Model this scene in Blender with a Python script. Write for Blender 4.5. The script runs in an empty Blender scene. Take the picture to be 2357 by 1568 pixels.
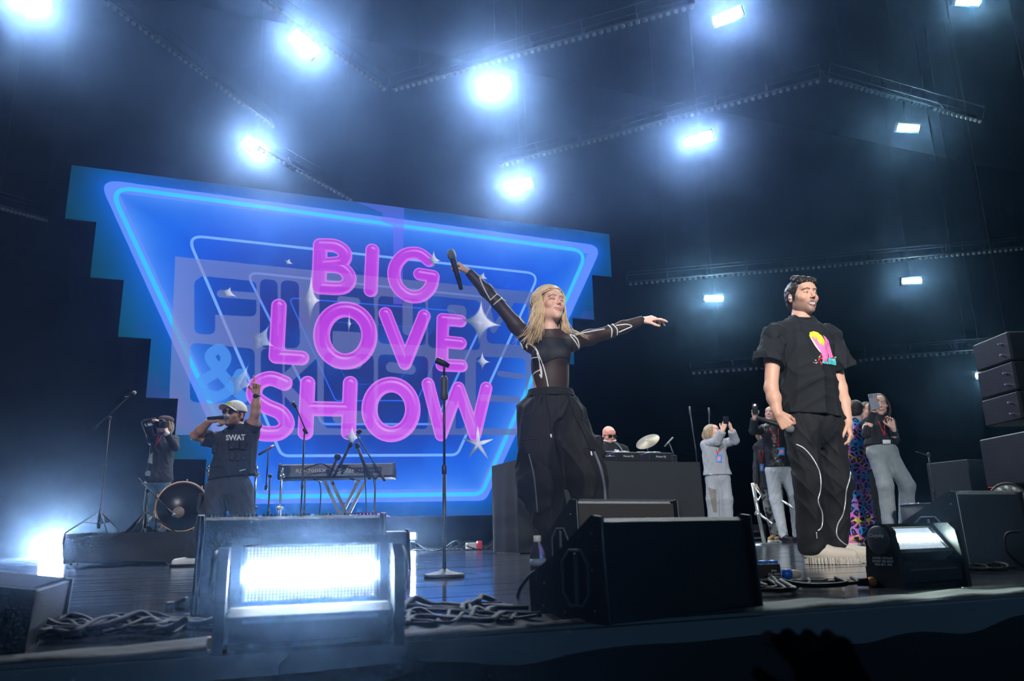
import bpy, math, random
import numpy as np
from mathutils import Vector, Matrix
rnd = random.Random(7)
PI = math.pi
sc = bpy.context.scene
COL = sc.collection

# ------------------------------------------------------------ camera (frame taken as 2357x1568)
FW, FH, FPX, CAMH = 2357.0, 1568.0, 1783.0, 0.22
def nv(v):
    v = np.array(v, float); return v / np.linalg.norm(v)
_u = nv([-164.5, 7190, -FPX]); _x = nv([4721.5, -333, -FPX]); _x = nv(_x - _u * (_x @ _u)); _y = np.cross(_u, _x)
RC = np.array([_x, _y, _u]); CAM = np.array([0, 0, CAMH])
_f = RC @ np.array([0, 0, -1.0]); FHV = nv([_f[0], _f[1], 0]); RIGHT = np.array([FHV[1], -FHV[0], 0])
UP = np.array([0, 0, 1.0])
def ray(px, py): return RC @ nv([px - FW / 2, -(py - FH / 2), -FPX])
def fl(px, py, z=0.0):
    r = ray(px, py); return CAM + r * ((z - CAMH) / r[2])
def atY(px, py, Y):
    r = ray(px, py); return CAM + r * (Y / r[1])
def at(px, py, D):
    r = ray(px, py); return CAM + r * (D / (r @ FHV))
def atZ(px, py, z): return fl(px, py, z)
cam_d = bpy.data.cameras.new('camera'); cam_d.sensor_width = 36; cam_d.lens = FPX / FW * 36
cam_d.clip_start = .05; cam_d.clip_end = 200
cam_o = bpy.data.objects.new('camera', cam_d); COL.objects.link(cam_o)
M = Matrix.Identity(4)
for i in range(3):
    for j in range(3): M[i][j] = RC[i, j]
M[0][3], M[1][3], M[2][3] = 0, 0, CAMH
cam_o.matrix_world = M; sc.camera = cam_o
cam_d.dof.use_dof = True; cam_d.dof.focus_distance = 5.0; cam_d.dof.aperture_fstop = 4.0

# ------------------------------------------------------------ world, exposure
sc.view_settings.view_transform = 'Standard'; sc.view_settings.look = 'None'
sc.view_settings.exposure = 0.0; sc.view_settings.gamma = 1.0; sc.view_settings.use_curve_mapping = False
w = bpy.data.worlds.new('world'); sc.world = w; w.use_nodes = True
w.node_tree.nodes['Background'].inputs[0].default_value = (0.02, 0.05, 0.09, 1)
w.node_tree.nodes['Background'].inputs[1].default_value = 1.1
cy = sc.cycles
cy.max_bounces = 5; cy.diffuse_bounces = 2; cy.glossy_bounces = 3; cy.transmission_bounces = 5
cy.volume_bounces = 0; cy.transparent_max_bounces = 12; cy.sample_clamp_indirect = 4.0; cy.sample_clamp_direct = 0
cy.caustics_reflective = False; cy.caustics_refractive = False; cy.use_denoising = True
cy.volume_step_rate = 10.0; cy.volume_max_steps = 16; cy.use_adaptive_sampling = True; cy.adaptive_threshold = .05; cy.adaptive_min_samples = 16

# ------------------------------------------------------------ stage lights out of frame (front-of-house and side spots)
def spot(name, loc, target, power, size, blend, col, rad=.15):
    l = bpy.data.lights.new(name, 'SPOT'); l.energy = power; l.spot_size = math.radians(size); l.spot_blend = blend
    l.color = col; l.shadow_soft_size = rad
    o = bpy.data.objects.new(name, l); COL.objects.link(o); o.location = loc
    d = Vector(target) - Vector(loc); o.rotation_euler = d.to_track_quat('-Z', 'Y').to_euler()
    return o
# front-of-house profile spots, shuttered so that their beams land behind the stage edge
spot('front_spot', (-4.5, -9.0, 6.0), (2.45, 4.3, 1.25), 4700, 14.5, .35, (1.0, .95, .92))
spot('front_spot', (-1.5, -9.5, 6.0), (3.45, 4.15, 1.25), 4600, 14.5, .35, (1.0, .96, .94))
spot('front_spot', (-5.0, -8.0, 6.0), (.1, 7.6, 1.2), 3900, 13, .4, (.95, .96, 1.0))
spot('front_spot', (-2.5, -9.0, 6.5), (7.0, 9.6, 1.1), 5200, 19, .5, (.92, .96, 1.0))

# ------------------------------------------------------------ materials
def mat(name, col, rough=.5, metal=0.0, spec=.5, bump=None, noise=None, emit=None, alpha=None, coat=0.0, trans=0.0, sheen=0.0, ior=1.45, vcol=None):
    """procedural material; noise=(scale, second colour, contrast); bump=(scale, strength, detail)"""
    m = bpy.data.materials.new(name); m.use_nodes = True; nt = m.node_tree; N = nt.nodes; L = nt.links
    b = N['Principled BSDF']
    c = tuple(col) + (1,)
    b.inputs['Base Color'].default_value = c; b.inputs['Roughness'].default_value = rough
    b.inputs['Metallic'].default_value = metal; b.inputs['Specular IOR Level'].default_value = spec
    b.inputs['Coat Weight'].default_value = coat; b.inputs['Transmission Weight'].default_value = trans
    b.inputs['Sheen Weight'].default_value = sheen; b.inputs['IOR'].default_value = ior
    if noise or bump:
        tc = N.new('ShaderNodeTexCoord')
    if vcol:
        a = N.new('ShaderNodeAttribute'); a.attribute_name = vcol; src = a.outputs['Color']
        if noise:
            n = N.new('ShaderNodeTexNoise'); n.inputs['Scale'].default_value = noise[0]; L.new(tc.outputs['Object'], n.inputs['Vector'])
            mx = N.new('ShaderNodeMixRGB'); mx.blend_type = 'MULTIPLY'; mx.inputs[0].default_value = noise[2]
            L.new(src, mx.inputs[1]); L.new(n.outputs['Color'], mx.inputs[2]); src = mx.outputs[0]
        L.new(src, b.inputs['Base Color'])
    elif noise:
        n = N.new('ShaderNodeTexNoise'); n.inputs['Scale'].default_value = noise[0]; n.inputs['Detail'].default_value = 4
        L.new(tc.outputs['Object'], n.inputs['Vector'])
        r = N.new('ShaderNodeValToRGB'); r.color_ramp.elements[0].position = .5 - noise[2] / 2; r.color_ramp.elements[1].position = .5 + noise[2] / 2
        r.color_ramp.elements[0].color = c; r.color_ramp.elements[1].color = tuple(noise[1]) + (1,)
        L.new(n.outputs['Fac'], r.inputs[0]); L.new(r.outputs[0], b.inputs['Base Color'])
    if bump:
        n2 = N.new('ShaderNodeTexNoise'); n2.inputs['Scale'].default_value = bump[0]
        n2.inputs['Detail'].default_value = bump[2] if len(bump) > 2 else 3
        src = tc.outputs['Object']
        if len(bump) > 3:
            mp = N.new('ShaderNodeMapping'); mp.inputs['Scale'].default_value = bump[3]; L.new(src, mp.inputs['Vector']); src = mp.outputs[0]
        L.new(src, n2.inputs['Vector'])
        bp = N.new('ShaderNodeBump'); bp.inputs['Strength'].default_value = bump[1]; bp.inputs['Distance'].default_value = .01
        L.new(n2.outputs['Fac'], bp.inputs['Height']); L.new(bp.outputs[0], b.inputs['Normal'])
    if emit:
        b.inputs['Emission Color'].default_value = tuple(emit[0]) + (1,); b.inputs['Emission Strength'].default_value = emit[1]
    if alpha is not None: b.inputs['Alpha'].default_value = alpha
    return m
def srgb(r, g, b):
    f = lambda c: (c / 255 / 12.92) if c / 255 <= .04045 else ((c / 255 + .055) / 1.055) ** 2.4
    return (f(r), f(g), f(b))

# ------------------------------------------------------------ mesh helpers
def fast_mesh(name, V, Q, smooth=True, cols=None):
    """V (n,3) array, Q (m,4) or (m,3) int array or python list of faces"""
    me = bpy.data.meshes.new(name); V = np.asarray(V, np.float32)
    if isinstance(Q, np.ndarray):
        k = Q.shape[1]; nf = len(Q); me.vertices.add(len(V)); me.vertices.foreach_set('co', V.ravel())
        me.loops.add(nf * k); me.loops.foreach_set('vertex_index', Q.astype(np.int32).ravel())
        me.polygons.add(nf); me.polygons.foreach_set('loop_start', np.arange(0, nf * k, k, dtype=np.int32))
        me.update(calc_edges=True)
    else:
        me.from_pydata(V.tolist(), [], Q); me.update()
    if smooth is not False:
        n = len(me.polygons)
        me.polygons.foreach_set('use_smooth', np.ones(n, bool) if smooth is True else np.asarray(smooth, bool))
    if cols is not None:
        a = me.color_attributes.new('Col', 'FLOAT_COLOR', 'POINT')
        c = np.ones((len(V), 4), np.float32); c[:, :3] = cols; a.data.foreach_set('color', c.ravel())
    return me
def base_name(n): return n
def empty(name, label, cat, loc=(0, 0, 0), rz=0.0, group=None):
    o = bpy.data.objects.new(name, None); COL.objects.link(o); o.location = Vector(loc); o.rotation_euler = (0, 0, rz)
    o.empty_display_size = .1; o['label'] = label; o['category'] = cat
    if group: o['group'] = group
    return o
def tag(o, label, cat, group=None):
    o['label'] = label; o['category'] = cat
    if group: o['group'] = group
    return o
def link(name, me, m, parent=None, world=True, label=None, kind=None):
    """link a mesh object; verts are world coordinates when parent is given and world is True"""
    o = bpy.data.objects.new(name, me); COL.objects.link(o)
    if m is not None and not me.materials:
        for q in (m if isinstance(m, (list, tuple)) else [m]): me.materials.append(q)
    if parent is not None:
        o.parent = parent
        if world:
            p = parent; mw = Matrix.Identity(4); chain = []
            while p is not None: chain.append(p.matrix_basis.copy()); p = p.parent
            for c in reversed(chain): mw = mw @ c
            me.transform(mw.inverted())
    if label: o['label'] = label
    if kind: o['kind'] = kind
    return o
class MB:
    """collects simple solids into one mesh"""
    def __init__(s): s.V = []; s.F = []; s.S = []; s.xf = None
    def add(s, V, F, smooth=True):
        n = len(s.V)
        for v in V:
            s.V.append(tuple(s.xf @ Vector(v)) if s.xf is not None else tuple(v))
        for f in F: s.F.append([i + n for i in f]); s.S.append(smooth)
        return s
    def box(s, c, h, R=None, bev=0.0):
        """box centre c, half sizes h, optional 3x3 rotation (columns = axes); bev = chamfer"""
        R = np.eye(3) if R is None else np.array(R); c = np.array(c, float); h = np.array(h, float); b = min(bev, min(h) * .49)
        if b <= 0:
            P = [c + R @ (h * np.array(q)) for q in [(-1,-1,-1),(1,-1,-1),(1,1,-1),(-1,1,-1),(-1,-1,1),(1,-1,1),(1,1,1),(-1,1,1)]]
            return s.add(P, [(3,2,1,0),(4,5,6,7),(0,1,5,4),(1,2,6,5),(2,3,7,6),(3,0,4,7)], False)
        P = []; F = []; idx = {}
        for sx in (-1, 1):
            for sy in (-1, 1):
                for sz in (-1, 1):
                    for a in range(3):
                        q = np.array([sx, sy, sz]) * (h - b); q[a] = (sx, sy, sz)[a] * h[a]
                        idx[(sx, sy, sz, a)] = len(P); P.append(c + R @ q)
        def face(ax, sg):
            o = [i for i in range(3) if i != ax]; r = []
            for u, v in ((-1,-1),(1,-1),(1,1),(-1,1)):
                k = [0, 0, 0]; k[ax] = sg; k[o[0]] = u; k[o[1]] = v; r.append(idx[(k[0], k[1], k[2], ax)])
            return r
        for ax in range(3):
            for sg in (-1, 1):
                f = face(ax, sg); flip = (sg > 0) == (ax == 1)
                F.append(f[::-1] if flip else f)
        for ax in range(3):
            o = [i for i in range(3) if i != ax]
            for u in (-1, 1):
                for v in (-1, 1):
                    q = []
                    for e in (-1, 1):
                        k = [0,0,0]; k[ax] = e; k[o[0]] = u; k[o[1]] = v; q.append(k)
                    F.append([idx[(*q[0], o[0])], idx[(*q[1], o[0])], idx[(*q[1], o[1])], idx[(*q[0], o[1])]])
        for sx in (-1, 1):
            for sy in (-1, 1):
                for sz in (-1, 1): F.append([idx[(sx, sy, sz, a)] for a in range(3)])
        return s.add(P, F, False)
    def tube(s, pts, r, n=8, cap=True, smooth=True):
        pts = [np.array(p, float) for p in pts]; m = len(pts)
        rs = [r] * m if np.isscalar(r) else list(r)
        V = []; F = []; t0 = nv(pts[1] - pts[0]); a = np.array([0, 0, 1.0]) if abs(t0[2]) < .9 else np.array([1.0, 0, 0])
        u = nv(np.cross(t0, a))
        for i in range(m):
            t = nv(pts[min(i + 1, m - 1)] - pts[max(i - 1, 0)] + 1e-12)
            u = nv(u - t * (u @ t)); v = np.cross(t, u)
            for k in range(n):
                an = 2 * PI * k / n; V.append(pts[i] + (u * math.cos(an) + v * math.sin(an)) * rs[i])
        for i in range(m - 1):
            for k in range(n):
                k2 = (k + 1) % n; F.append((i*n+k, i*n+k2, (i+1)*n+k2, (i+1)*n+k))
        if cap: F.append(tuple(range(n))[::-1]); F.append(tuple((m-1)*n + k for k in range(n)))
        return s.add(V, F, smooth)
    def lathe(s, prof, o=(0,0,0), axis=(0,0,1), n=20, smooth=True):
        """prof: list (radius, height) along axis from o"""
        ax = nv(axis); a = np.array([0,0,1.0]) if abs(ax[2]) < .9 else np.array([1.0,0,0]); u = nv(np.cross(a, ax)); v = np.cross(ax, u); o = np.array(o, float)
        V = []; F = []
        for (r, h) in prof:
            for k in range(n):
                an = 2*PI*k/n; V.append(o + ax*h + (u*math.cos(an) + v*math.sin(an))*max(r, 1e-5))
        m = len(prof)
        for i in range(m-1):
            for k in range(n):
                k2 = (k+1) % n; F.append((i*n+k, i*n+k2, (i+1)*n+k2, (i+1)*n+k))
        F.append(tuple(range(n))[::-1]); F.append(tuple((m-1)*n+k for k in range(n)))
        return s.add(V, F, smooth)
    def prism(s, poly, a, b):
        """extrude 3d polygon 'poly' (list of points at a-side) by vector b; a unused offset"""
        P = [np.array(p, float) + np.array(a, float) for p in poly]; n = len(P); Q = [p + np.array(b, float) for p in P]
        F = [tuple(range(n))[::-1], tuple(range(n, 2*n))]
        for i in range(n): j = (i+1) % n; F.append((i, j, j+n, i+n))
        return s.add(P + Q, F, False)
    def sphere(s, c, r, n=10, sc3=(1,1,1), R=None):
        V = []; F = []; R = np.eye(3) if R is None else np.array(R); c = np.array(c, float)
        for i in range(n+1):
            th = PI*i/n
            for k in range(2*n):
                ph = PI*k/n; q = np.array([math.sin(th)*math.cos(ph)*sc3[0], math.sin(th)*math.sin(ph)*sc3[1], math.cos(th)*sc3[2]])*r
                V.append(c + R @ q)
        for i in range(n):
            for k in range(2*n):
                k2 = (k+1) % (2*n); F.append((i*2*n+k, (i+1)*2*n+k, (i+1)*2*n+k2, i*2*n+k2))
        return s.add(V, F, True)
    def build(s, name, m, parent=None, world=True, label=None, kind=None, cat=None, group=None):
        me = fast_mesh(name, np.array(s.V, np.float32).reshape(-1, 3), s.F, s.S)
        o = link(name, me, m, parent, world, label, kind)
        if cat: o['category'] = cat
        if group: o['group'] = group
        return o
def basis(fx, up=(0,0,1)):
    """matrix with columns x=fx, z~up"""
    x = nv(fx); z = np.array(up, float); z = nv(z - x*(x@z)); y = np.cross(z, x); return np.array([x, y, z]).T
def smooth_path(P, sub=6):
    P = [np.array(p, float) for p in P]; out = []; n = len(P)
    for i in range(n-1):
        p0, p1, p2, p3 = P[max(i-1,0)], P[i], P[i+1], P[min(i+2,n-1)]
        for k in range(sub):
            t = k/sub; out.append(.5*((2*p1) + (-p0+p2)*t + (2*p0-5*p1+4*p2-p3)*t*t + (-p0+3*p1-3*p2+p3)*t**3))
    out.append(P[-1]); return out
def text_mesh(txt, size, depth=.0, bold=.0):
    c = bpy.data.curves.new('lettering', 'FONT'); c.body = txt; c.size = size; c.extrude = depth; c.align_x = 'CENTER'; c.align_y = 'CENTER'
    c.resolution_u = 2; c.offset = bold
    o = bpy.data.objects.new('lettering', c); COL.objects.link(o)
    bpy.context.view_layer.update()
    dg = bpy.context.evaluated_depsgraph_get(); me = bpy.data.meshes.new_from_object(o.evaluated_get(dg))
    bpy.data.objects.remove(o); bpy.data.curves.remove(c); return me
def place_text(name, txt, size, loc, xdir, up, m, parent, depth=.0005, sx=1.0):
    me = text_mesh(txt, size, depth); x = nv(xdir); u = np.array(up, float); u = nv(u - x*(u@x)); z = np.cross(x, u)
    Mx = Matrix.Identity(4)
    for i in range(3): Mx[i][0] = x[i]*sx; Mx[i][1] = u[i]; Mx[i][2] = z[i]; Mx[i][3] = loc[i]
    me.transform(Mx); me.materials.clear(); return link(name, me, m, parent)

# ------------------------------------------------------------ implicit surfaces (people, cloth)
class Vox:
    def __init__(s, lo, hi, h):
        s.h = h; s.lo = np.array(lo, float) - 2*h; n = np.ceil((np.array(hi, float) + 2*h - s.lo)/h).astype(int) + 1
        s.n = n; s.f = np.full(n, 1.0, np.float32)
    def _sl(s, lo, hi):
        a = np.clip(np.floor((np.array(lo) - s.lo)/s.h).astype(int), 0, s.n); b = np.clip(np.ceil((np.array(hi) - s.lo)/s.h).astype(int) + 1, 0, s.n)
        if np.any(b <= a): return None
        ax = [(s.lo[i] + s.h*np.arange(a[i], b[i])).astype(np.float32) for i in range(3)]
        return (slice(a[0], b[0]), slice(a[1], b[1]), slice(a[2], b[2])), ax
    def _mix(s, sl, d, k, mode):
        f = s.f[sl]
        if mode == 'sub': d = -d; g = np.maximum(k - np.abs(f - d), 0)/max(k, 1e-6); s.f[sl] = np.maximum(f, d) + g*g*k*.25
        else: g = np.maximum(k - np.abs(f - d), 0)/max(k, 1e-6); s.f[sl] = np.minimum(f, d) - g*g*k*.25
    def cap(s, a, b, ra, rb, k=.02, mode='add', flat=None, inf=0.0):
        a = np.array(a, np.float32); b = np.array(b, np.float32); ra += inf; rb += inf; m = max(ra, rb)*(max(1, flat[1]) if flat else 1) + k + 3*s.h
        q = s._sl(np.minimum(a, b) - m, np.maximum(a, b) + m)
        if q is None: return
        sl, ax = q; X = ax[0][:,None,None]; Y = ax[1][None,:,None]; Z = ax[2][None,None,:]
        d = b - a; L = float(d@d) + 1e-12
        t = np.clip(((X-a[0])*d[0] + (Y-a[1])*d[1] + (Z-a[2])*d[2])/L, 0, 1)
        vx = X - a[0] - t*d[0]; vy = Y - a[1] - t*d[1]; vz = Z - a[2] - t*d[2]
        if flat:
            n = nv(flat[0]).astype(np.float32); w = (vx*n[0] + vy*n[1] + vz*n[2])*(1/flat[1] - 1)
            vx = vx + n[0]*w; vy = vy + n[1]*w; vz = vz + n[2]*w
        D = np.sqrt(vx*vx + vy*vy + vz*vz) - (ra + (rb-ra)*t)
        if flat: D = D*min(1, flat[1])
        s._mix(sl, D, k, mode)
    def ell(s, c, r, R=None, k=.02, mode='add', inf=0.0):
        c = np.array(c, np.float32); r = np.array(r, np.float32) + inf; m = float(max(r)) + k + 3*s.h
        q = s._sl(c - m, c + m)
        if q is None: return
        sl, ax = q; X = ax[0][:,None,None] - c[0]; Y = ax[1][None,:,None] - c[1]; Z = ax[2][None,None,:] - c[2]
        R = np.eye(3) if R is None else np.array(R)
        A = [X*R[0,i] + Y*R[1,i] + Z*R[2,i] for i in range(3)]
        k0 = np.sqrt(sum((A[i]/r[i])**2 for i in range(3))); k1 = np.sqrt(sum((A[i]/r[i]**2)**2 for i in range(3))) + 1e-6
        s._mix(sl, (k0*(k0-1)/k1).astype(np.float32), k, mode)
    def box(s, c, hh, R=None, rr=.005, k=.005, mode='add'):
        c = np.array(c, np.float32); hh = np.array(hh, float); m = float(np.linalg.norm(hh)) + k + 3*s.h
        q = s._sl(c - m, c + m)
        if q is None: return
        sl, ax = q; X = ax[0][:,None,None] - c[0]; Y = ax[1][None,:,None] - c[1]; Z = ax[2][None,None,:] - c[2]
        R = np.eye(3) if R is None else np.array(R)
        A = [np.abs(X*R[0,i] + Y*R[1,i] + Z*R[2,i]) - (hh[i]-rr) for i in range(3)]
        out = np.sqrt(sum(np.maximum(q_, 0)**2 for q_ in A)); D = out + np.minimum(np.maximum(np.maximum(A[0], A[1]), A[2]), 0) - rr
        s._mix(sl, D.astype(np.float32), k, mode)
    def run(s, prims, inf=0.0):
        for p in prims:
            kw = dict(p[-1]) if isinstance(p[-1], dict) else {}; a = p[1:-1] if kw or isinstance(p[-1], dict) else p[1:]
            if p[0] == 'cap': s.cap(*a, inf=inf if kw.get('mode') != 'sub' else 0, **kw)
            elif p[0] == 'ell': s.ell(*a, inf=inf if kw.get('mode') != 'sub' else 0, **kw)
            elif p[0] == 'box': s.box(*a, **kw)
        return s
    def warp(s, fn):
        """add fn(X,Y,Z) near the surface"""
        ax = [(s.lo[i] + s.h*np.arange(s.n[i])).astype(np.float32) for i in range(3)]
        s.f += fn(ax[0][:,None,None], ax[1][None,:,None], ax[2][None,None,:]).astype(np.float32)*(s.f < .2); return s
    def mesh(s):
        f = s.f; n = s.n; S = f < 0
        S[0] = S[-1] = False; S[:,0] = S[:,-1] = False; S[:,:,0] = S[:,:,-1] = False
        f = np.where(S, np.minimum(f, -1e-6), np.maximum(f, 1e-6))
        c = [S[i:n[0]-1+i, j:n[1]-1+j, k:n[2]-1+k] for i in (0,1) for j in (0,1) for k in (0,1)]
        anyc = c[0].copy(); allc = c[0].copy()
        for q in c[1:]: anyc |= q; allc &= q
        act = anyc & ~allc; I = np.argwhere(act)
        if len(I) == 0: return np.zeros((0,3)), np.zeros((0,4), int)
        idx = np.full(act.shape, -1, np.int32); idx[tuple(I.T)] = np.arange(len(I))
        P = np.zeros((len(I), 3)); C = np.zeros(len(I))
        corner = [(i,j,k) for i in (0,1) for j in (0,1) for k in (0,1)]
        val = {q: f[I[:,0]+q[0], I[:,1]+q[1], I[:,2]+q[2]] for q in corner}
        for q in corner:
            for a in range(3):
                if q[a] == 0:
                    r = list(q); r[a] = 1; r = tuple(r); v0 = val[q]; v1 = val[r]; m = (v0 < 0) != (v1 < 0)
                    t = np.where(m, v0/(v0 - v1 + 1e-20), 0); p = np.array(q, float)[None,:].repeat(len(I), 0); p[:,a] += t
                    P[m] += p[m]; C += m
        V = s.lo + s.h*(I + P/C[:,None]); Q = []
        for a in range(3):
            b, c2 = (a+1) % 3, (a+2) % 3
            sl0 = [slice(None)]*3; sl1 = [slice(None)]*3; sl0[a] = slice(0, -1); sl1[a] = slice(1, None)
            A = S[tuple(sl0)]; B = S[tuple(sl1)]; E = np.argwhere(A != B)
            ok = (E[:,b] > 0) & (E[:,c2] > 0) & (E[:,b] < n[b]-1) & (E[:,c2] < n[c2]-1); E = E[ok]
            ins = A[tuple(E.T)]
            def cell(db, dc):
                J = E.copy(); J[:,b] -= db; J[:,c2] -= dc; return idx[tuple(J.T)]
            q = np.stack([cell(1,1), cell(0,1), cell(0,0), cell(1,0)], 1)
            q[~ins] = q[~ins][:, ::-1]; Q.append(q)
        return V, np.concatenate(Q)
def join(parts):
    V = []; Q = []; n = 0
    for v, q in parts:
        V.append(v); Q.append(q + n); n += len(v)
    return np.concatenate(V), np.concatenate(Q)
def bounds(prims, pad=.03):
    lo = np.full(3, 1e9); hi = -lo
    for p in prims:
        kw = p[-1] if isinstance(p[-1], dict) else {}
        if kw.get('mode') == 'sub': continue
        if p[0] == 'cap':
            m = max(p[3], p[4])*(max(1, kw['flat'][1]) if kw.get('flat') else 1)
            for q in (p[1], p[2]): lo = np.minimum(lo, np.array(q) - m); hi = np.maximum(hi, np.array(q) + m)
        else:
            m = max(p[2]) if p[0] == 'ell' else np.linalg.norm(p[2]); lo = np.minimum(lo, np.array(p[1]) - m); hi = np.maximum(hi, np.array(p[1]) + m)
    return lo - pad, hi + pad
def sdf(prims, h, inf=0.0, warp=None, after=None):
    lo, hi = bounds(prims, .03 + inf); v = Vox(lo, hi, h); v.run(prims, inf)
    if warp: v.warp(warp)
    if after: v.run(after)
    return v.mesh()
# ------------------------------------------------------------ the display: pixels painted in the wall's own plane
SY = 14.3
SX0, SX1 = atY(150, 500, SY)[0], atY(1408, 640, SY)[0]
rowpix = [(165,380), (222,511), (285,645), (348,780), (410,918), (475,1058), (870,1190)]
SZ = [atY(*p, SY)[2] for p in rowpix]
SXL = [SX0] + [atY(*p, SY)[0] for p in rowpix[1:6]]
SCX = (SX0 + SX1)/2
TW = 2300; PXM = TW/(SX1 - SX0); TH = int((SZ[0] - SZ[-1])*PXM)
def scr(px, py):
    p = atY(px, py, SY); return ((p[0]-SX0)*PXM, (SZ[0]-p[2])*PXM)
PS = PXM*(atY(901,700,SY)[0]-atY(900,700,SY)[0])          # raster pixels per photo pixel near the middle
IMG = np.zeros((TH, TW, 3), np.float32)
YY, XX = np.mgrid[0:TH, 0:TW].astype(np.float32)
def C(r, g, b): return np.array([r, g, b], np.float32)/255
def noise2(scale, seed, oct=3):
    r = np.random.RandomState(seed); out = np.zeros((TH, TW), np.float32); amp = 1; tot = 0
    for o in range(oct):
        n = int(scale*2**o) + 2; g = r.rand(n, int(n*TW/TH) + 2).astype(np.float32)
        y = np.linspace(0, g.shape[0]-1.001, TH); x = np.linspace(0, g.shape[1]-1.001, TW)
        yi = y.astype(int); xi = x.astype(int); fy = (y-yi)[:,None]; fx = (x-xi)[None,:]; fy = fy*fy*(3-2*fy); fx = fx*fx*(3-2*fx)
        v = (g[yi][:,xi]*(1-fy)*(1-fx) + g[yi+1][:,xi]*fy*(1-fx) + g[yi][:,xi+1]*(1-fy)*fx + g[yi+1][:,xi+1]*fy*fx)
        out += v*amp; tot += amp; amp *= .5
    return out/tot
def seg_d(P, sl=None):
    X = XX[sl] if sl else XX; Y = YY[sl] if sl else YY; D = None
    for (a, b) in zip(P[:-1], P[1:]):
        dx, dy = b[0]-a[0], b[1]-a[1]; L = dx*dx + dy*dy + 1e-9
        t = np.clip(((X-a[0])*dx + (Y-a[1])*dy)/L, 0, 1); d = np.hypot(X-a[0]-t*dx, Y-a[1]-t*dy)
        D = d if D is None else np.minimum(D, d)
    return D
def local(P, m):
    x = [p[0] for p in P]; y = [p[1] for p in P]
    return (slice(max(0, int(min(y)-m)), min(TH, int(max(y)+m))), slice(max(0, int(min(x)-m)), min(TW, int(max(x)+m))))
def roundpoly(P, r, n=7):
    out = []; m = len(P)
    for i in range(m):
        a, b, c = map(np.array, (P[i-1], P[i], P[(i+1) % m])); u = nv(a-b); v = nv(c-b)
        ang = math.acos(np.clip(u@v, -1, 1)); t = min(r/math.tan(ang/2), np.linalg.norm(a-b)*.45, np.linalg.norm(c-b)*.45)
        p0 = b+u*t; p2 = b+v*t
        for k in range(n+1):
            s_ = k/n; out.append((1-s_)**2*p0 + 2*s_*(1-s_)*b + s_*s_*p2)
    out.append(out[0]); return [tuple(p) for p in out]
def inside(P):
    r = np.zeros((TH, TW), bool)
    for (a, b) in zip(P[:-1], P[1:]):
        if a[1] == b[1]: continue
        c = (a[1] > YY) != (b[1] > YY); r ^= c & (XX < (b[0]-a[0])*(YY-a[1])/(b[1]-a[1]) + a[0])
    return r
def blend(mask, col, sl=None):
    t = IMG[sl] if sl else IMG; m = mask[...,None]; v = t*(1-m) + np.asarray(col, np.float32)*m
    if sl: IMG[sl] = v
    else: IMG[:] = v
def sp(pts): return [scr(*p) for p in pts]
n1 = noise2(3, 1); n2 = noise2(5, 2); n3 = noise2(14, 3)
# backdrop colours of the displayed picture
IMG[:] = C(0, 86, 222)
cx, cyy = scr(830, 800)
outer = roundpoly(sp([(225, 411), (1386, 566), (1118, 1152), (566, 1160)]), 26*PS)
ins = inside(outer); dO = seg_d(outer); sd = np.where(ins, -dO, dO)/PS
u_ = XX/TW; v_ = YY/TH
outc = C(0,84,158)*(1-np.clip(sd/90,0,1))[...,None] + C(0,66,84)*np.clip(sd/90,0,1)[...,None]
outc = outc*(.75+.5*n1[...,None])
IMG[:] = np.where((sd > 0)[...,None], outc, IMG)
pw = (np.clip((n2-.56)*5, 0, 1)*(sd > 25)*(v_ > .3)); blend(pw*.5, C(90,70,170))
deep = np.clip((-sd-70)/90, 0, 1)*(.6+.6*n1); blend(np.clip(deep, 0, 1)*.35, C(0,60,205))
cen = np.clip(1 - np.hypot((XX-cx)/(430*PS), (YY-cyy)/(300*PS)), 0, 1); blend(np.clip(cen*1.7, 0, 1)*.80, C(16,44,112))
blend(np.clip((n3-.5)*3, 0, 1)*cen*.5, C(90,30,150)); blend(np.clip((n2-.55)*4, 0, 1)*(sd < -20)*.35, C(0,120,255))
low = np.clip((v_-.55)*3, 0, 1)*(sd < 0); 
glow = np.exp(-np.maximum(-sd-14, 0)/48)*(sd < 0); blend(np.clip(glow*(.72+.5*n2), 0, .9), C(95,158,255))
blend(np.exp(-np.maximum(sd, 0)/24)*(sd > 0)*.7, C(0,104,228))
blend(((sd < 0) & (sd > -26)).astype(np.float32)*.85, C(104,146,255))
cy1 = roundpoly(sp([(250, 428), (1352, 578), (1108, 1137), (584, 1143)]), 30*PS); dC = seg_d(cy1)/PS
blend(np.clip((5.4-dC)/1.5, 0, 1), C(62,200,255))
tl = inside(sp([(815,462),(930,476),(926,700),(905,700),(905,520),(880,510),(880,490)]) + [scr(815,462)])
blend(tl*.5, C(130,110,245))
for P, wd, col, al, rr in [([(430,541),(1241,630),(1052,1047),(648,1049)], 3.6, C(130,180,255), .95, 22),
                       ([(566,626),(1138,686),(1000,976),(742,976)], 3.2, C(110,160,255), .9, 16),
                       ([(664,685),(1052,716),(960,922),(772,922)], 2.0, C(40,110,255), .95, 10),
                       ([(735,738),(996,756),(915,884),(800,884)], 1.4, C(30,90,235), .9, 8)]:
    q = roundpoly(sp(P), rr*PS); d = seg_d(q)/PS; blend(np.clip((wd-d)/1.2, 0, 1)*al, col)
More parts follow.
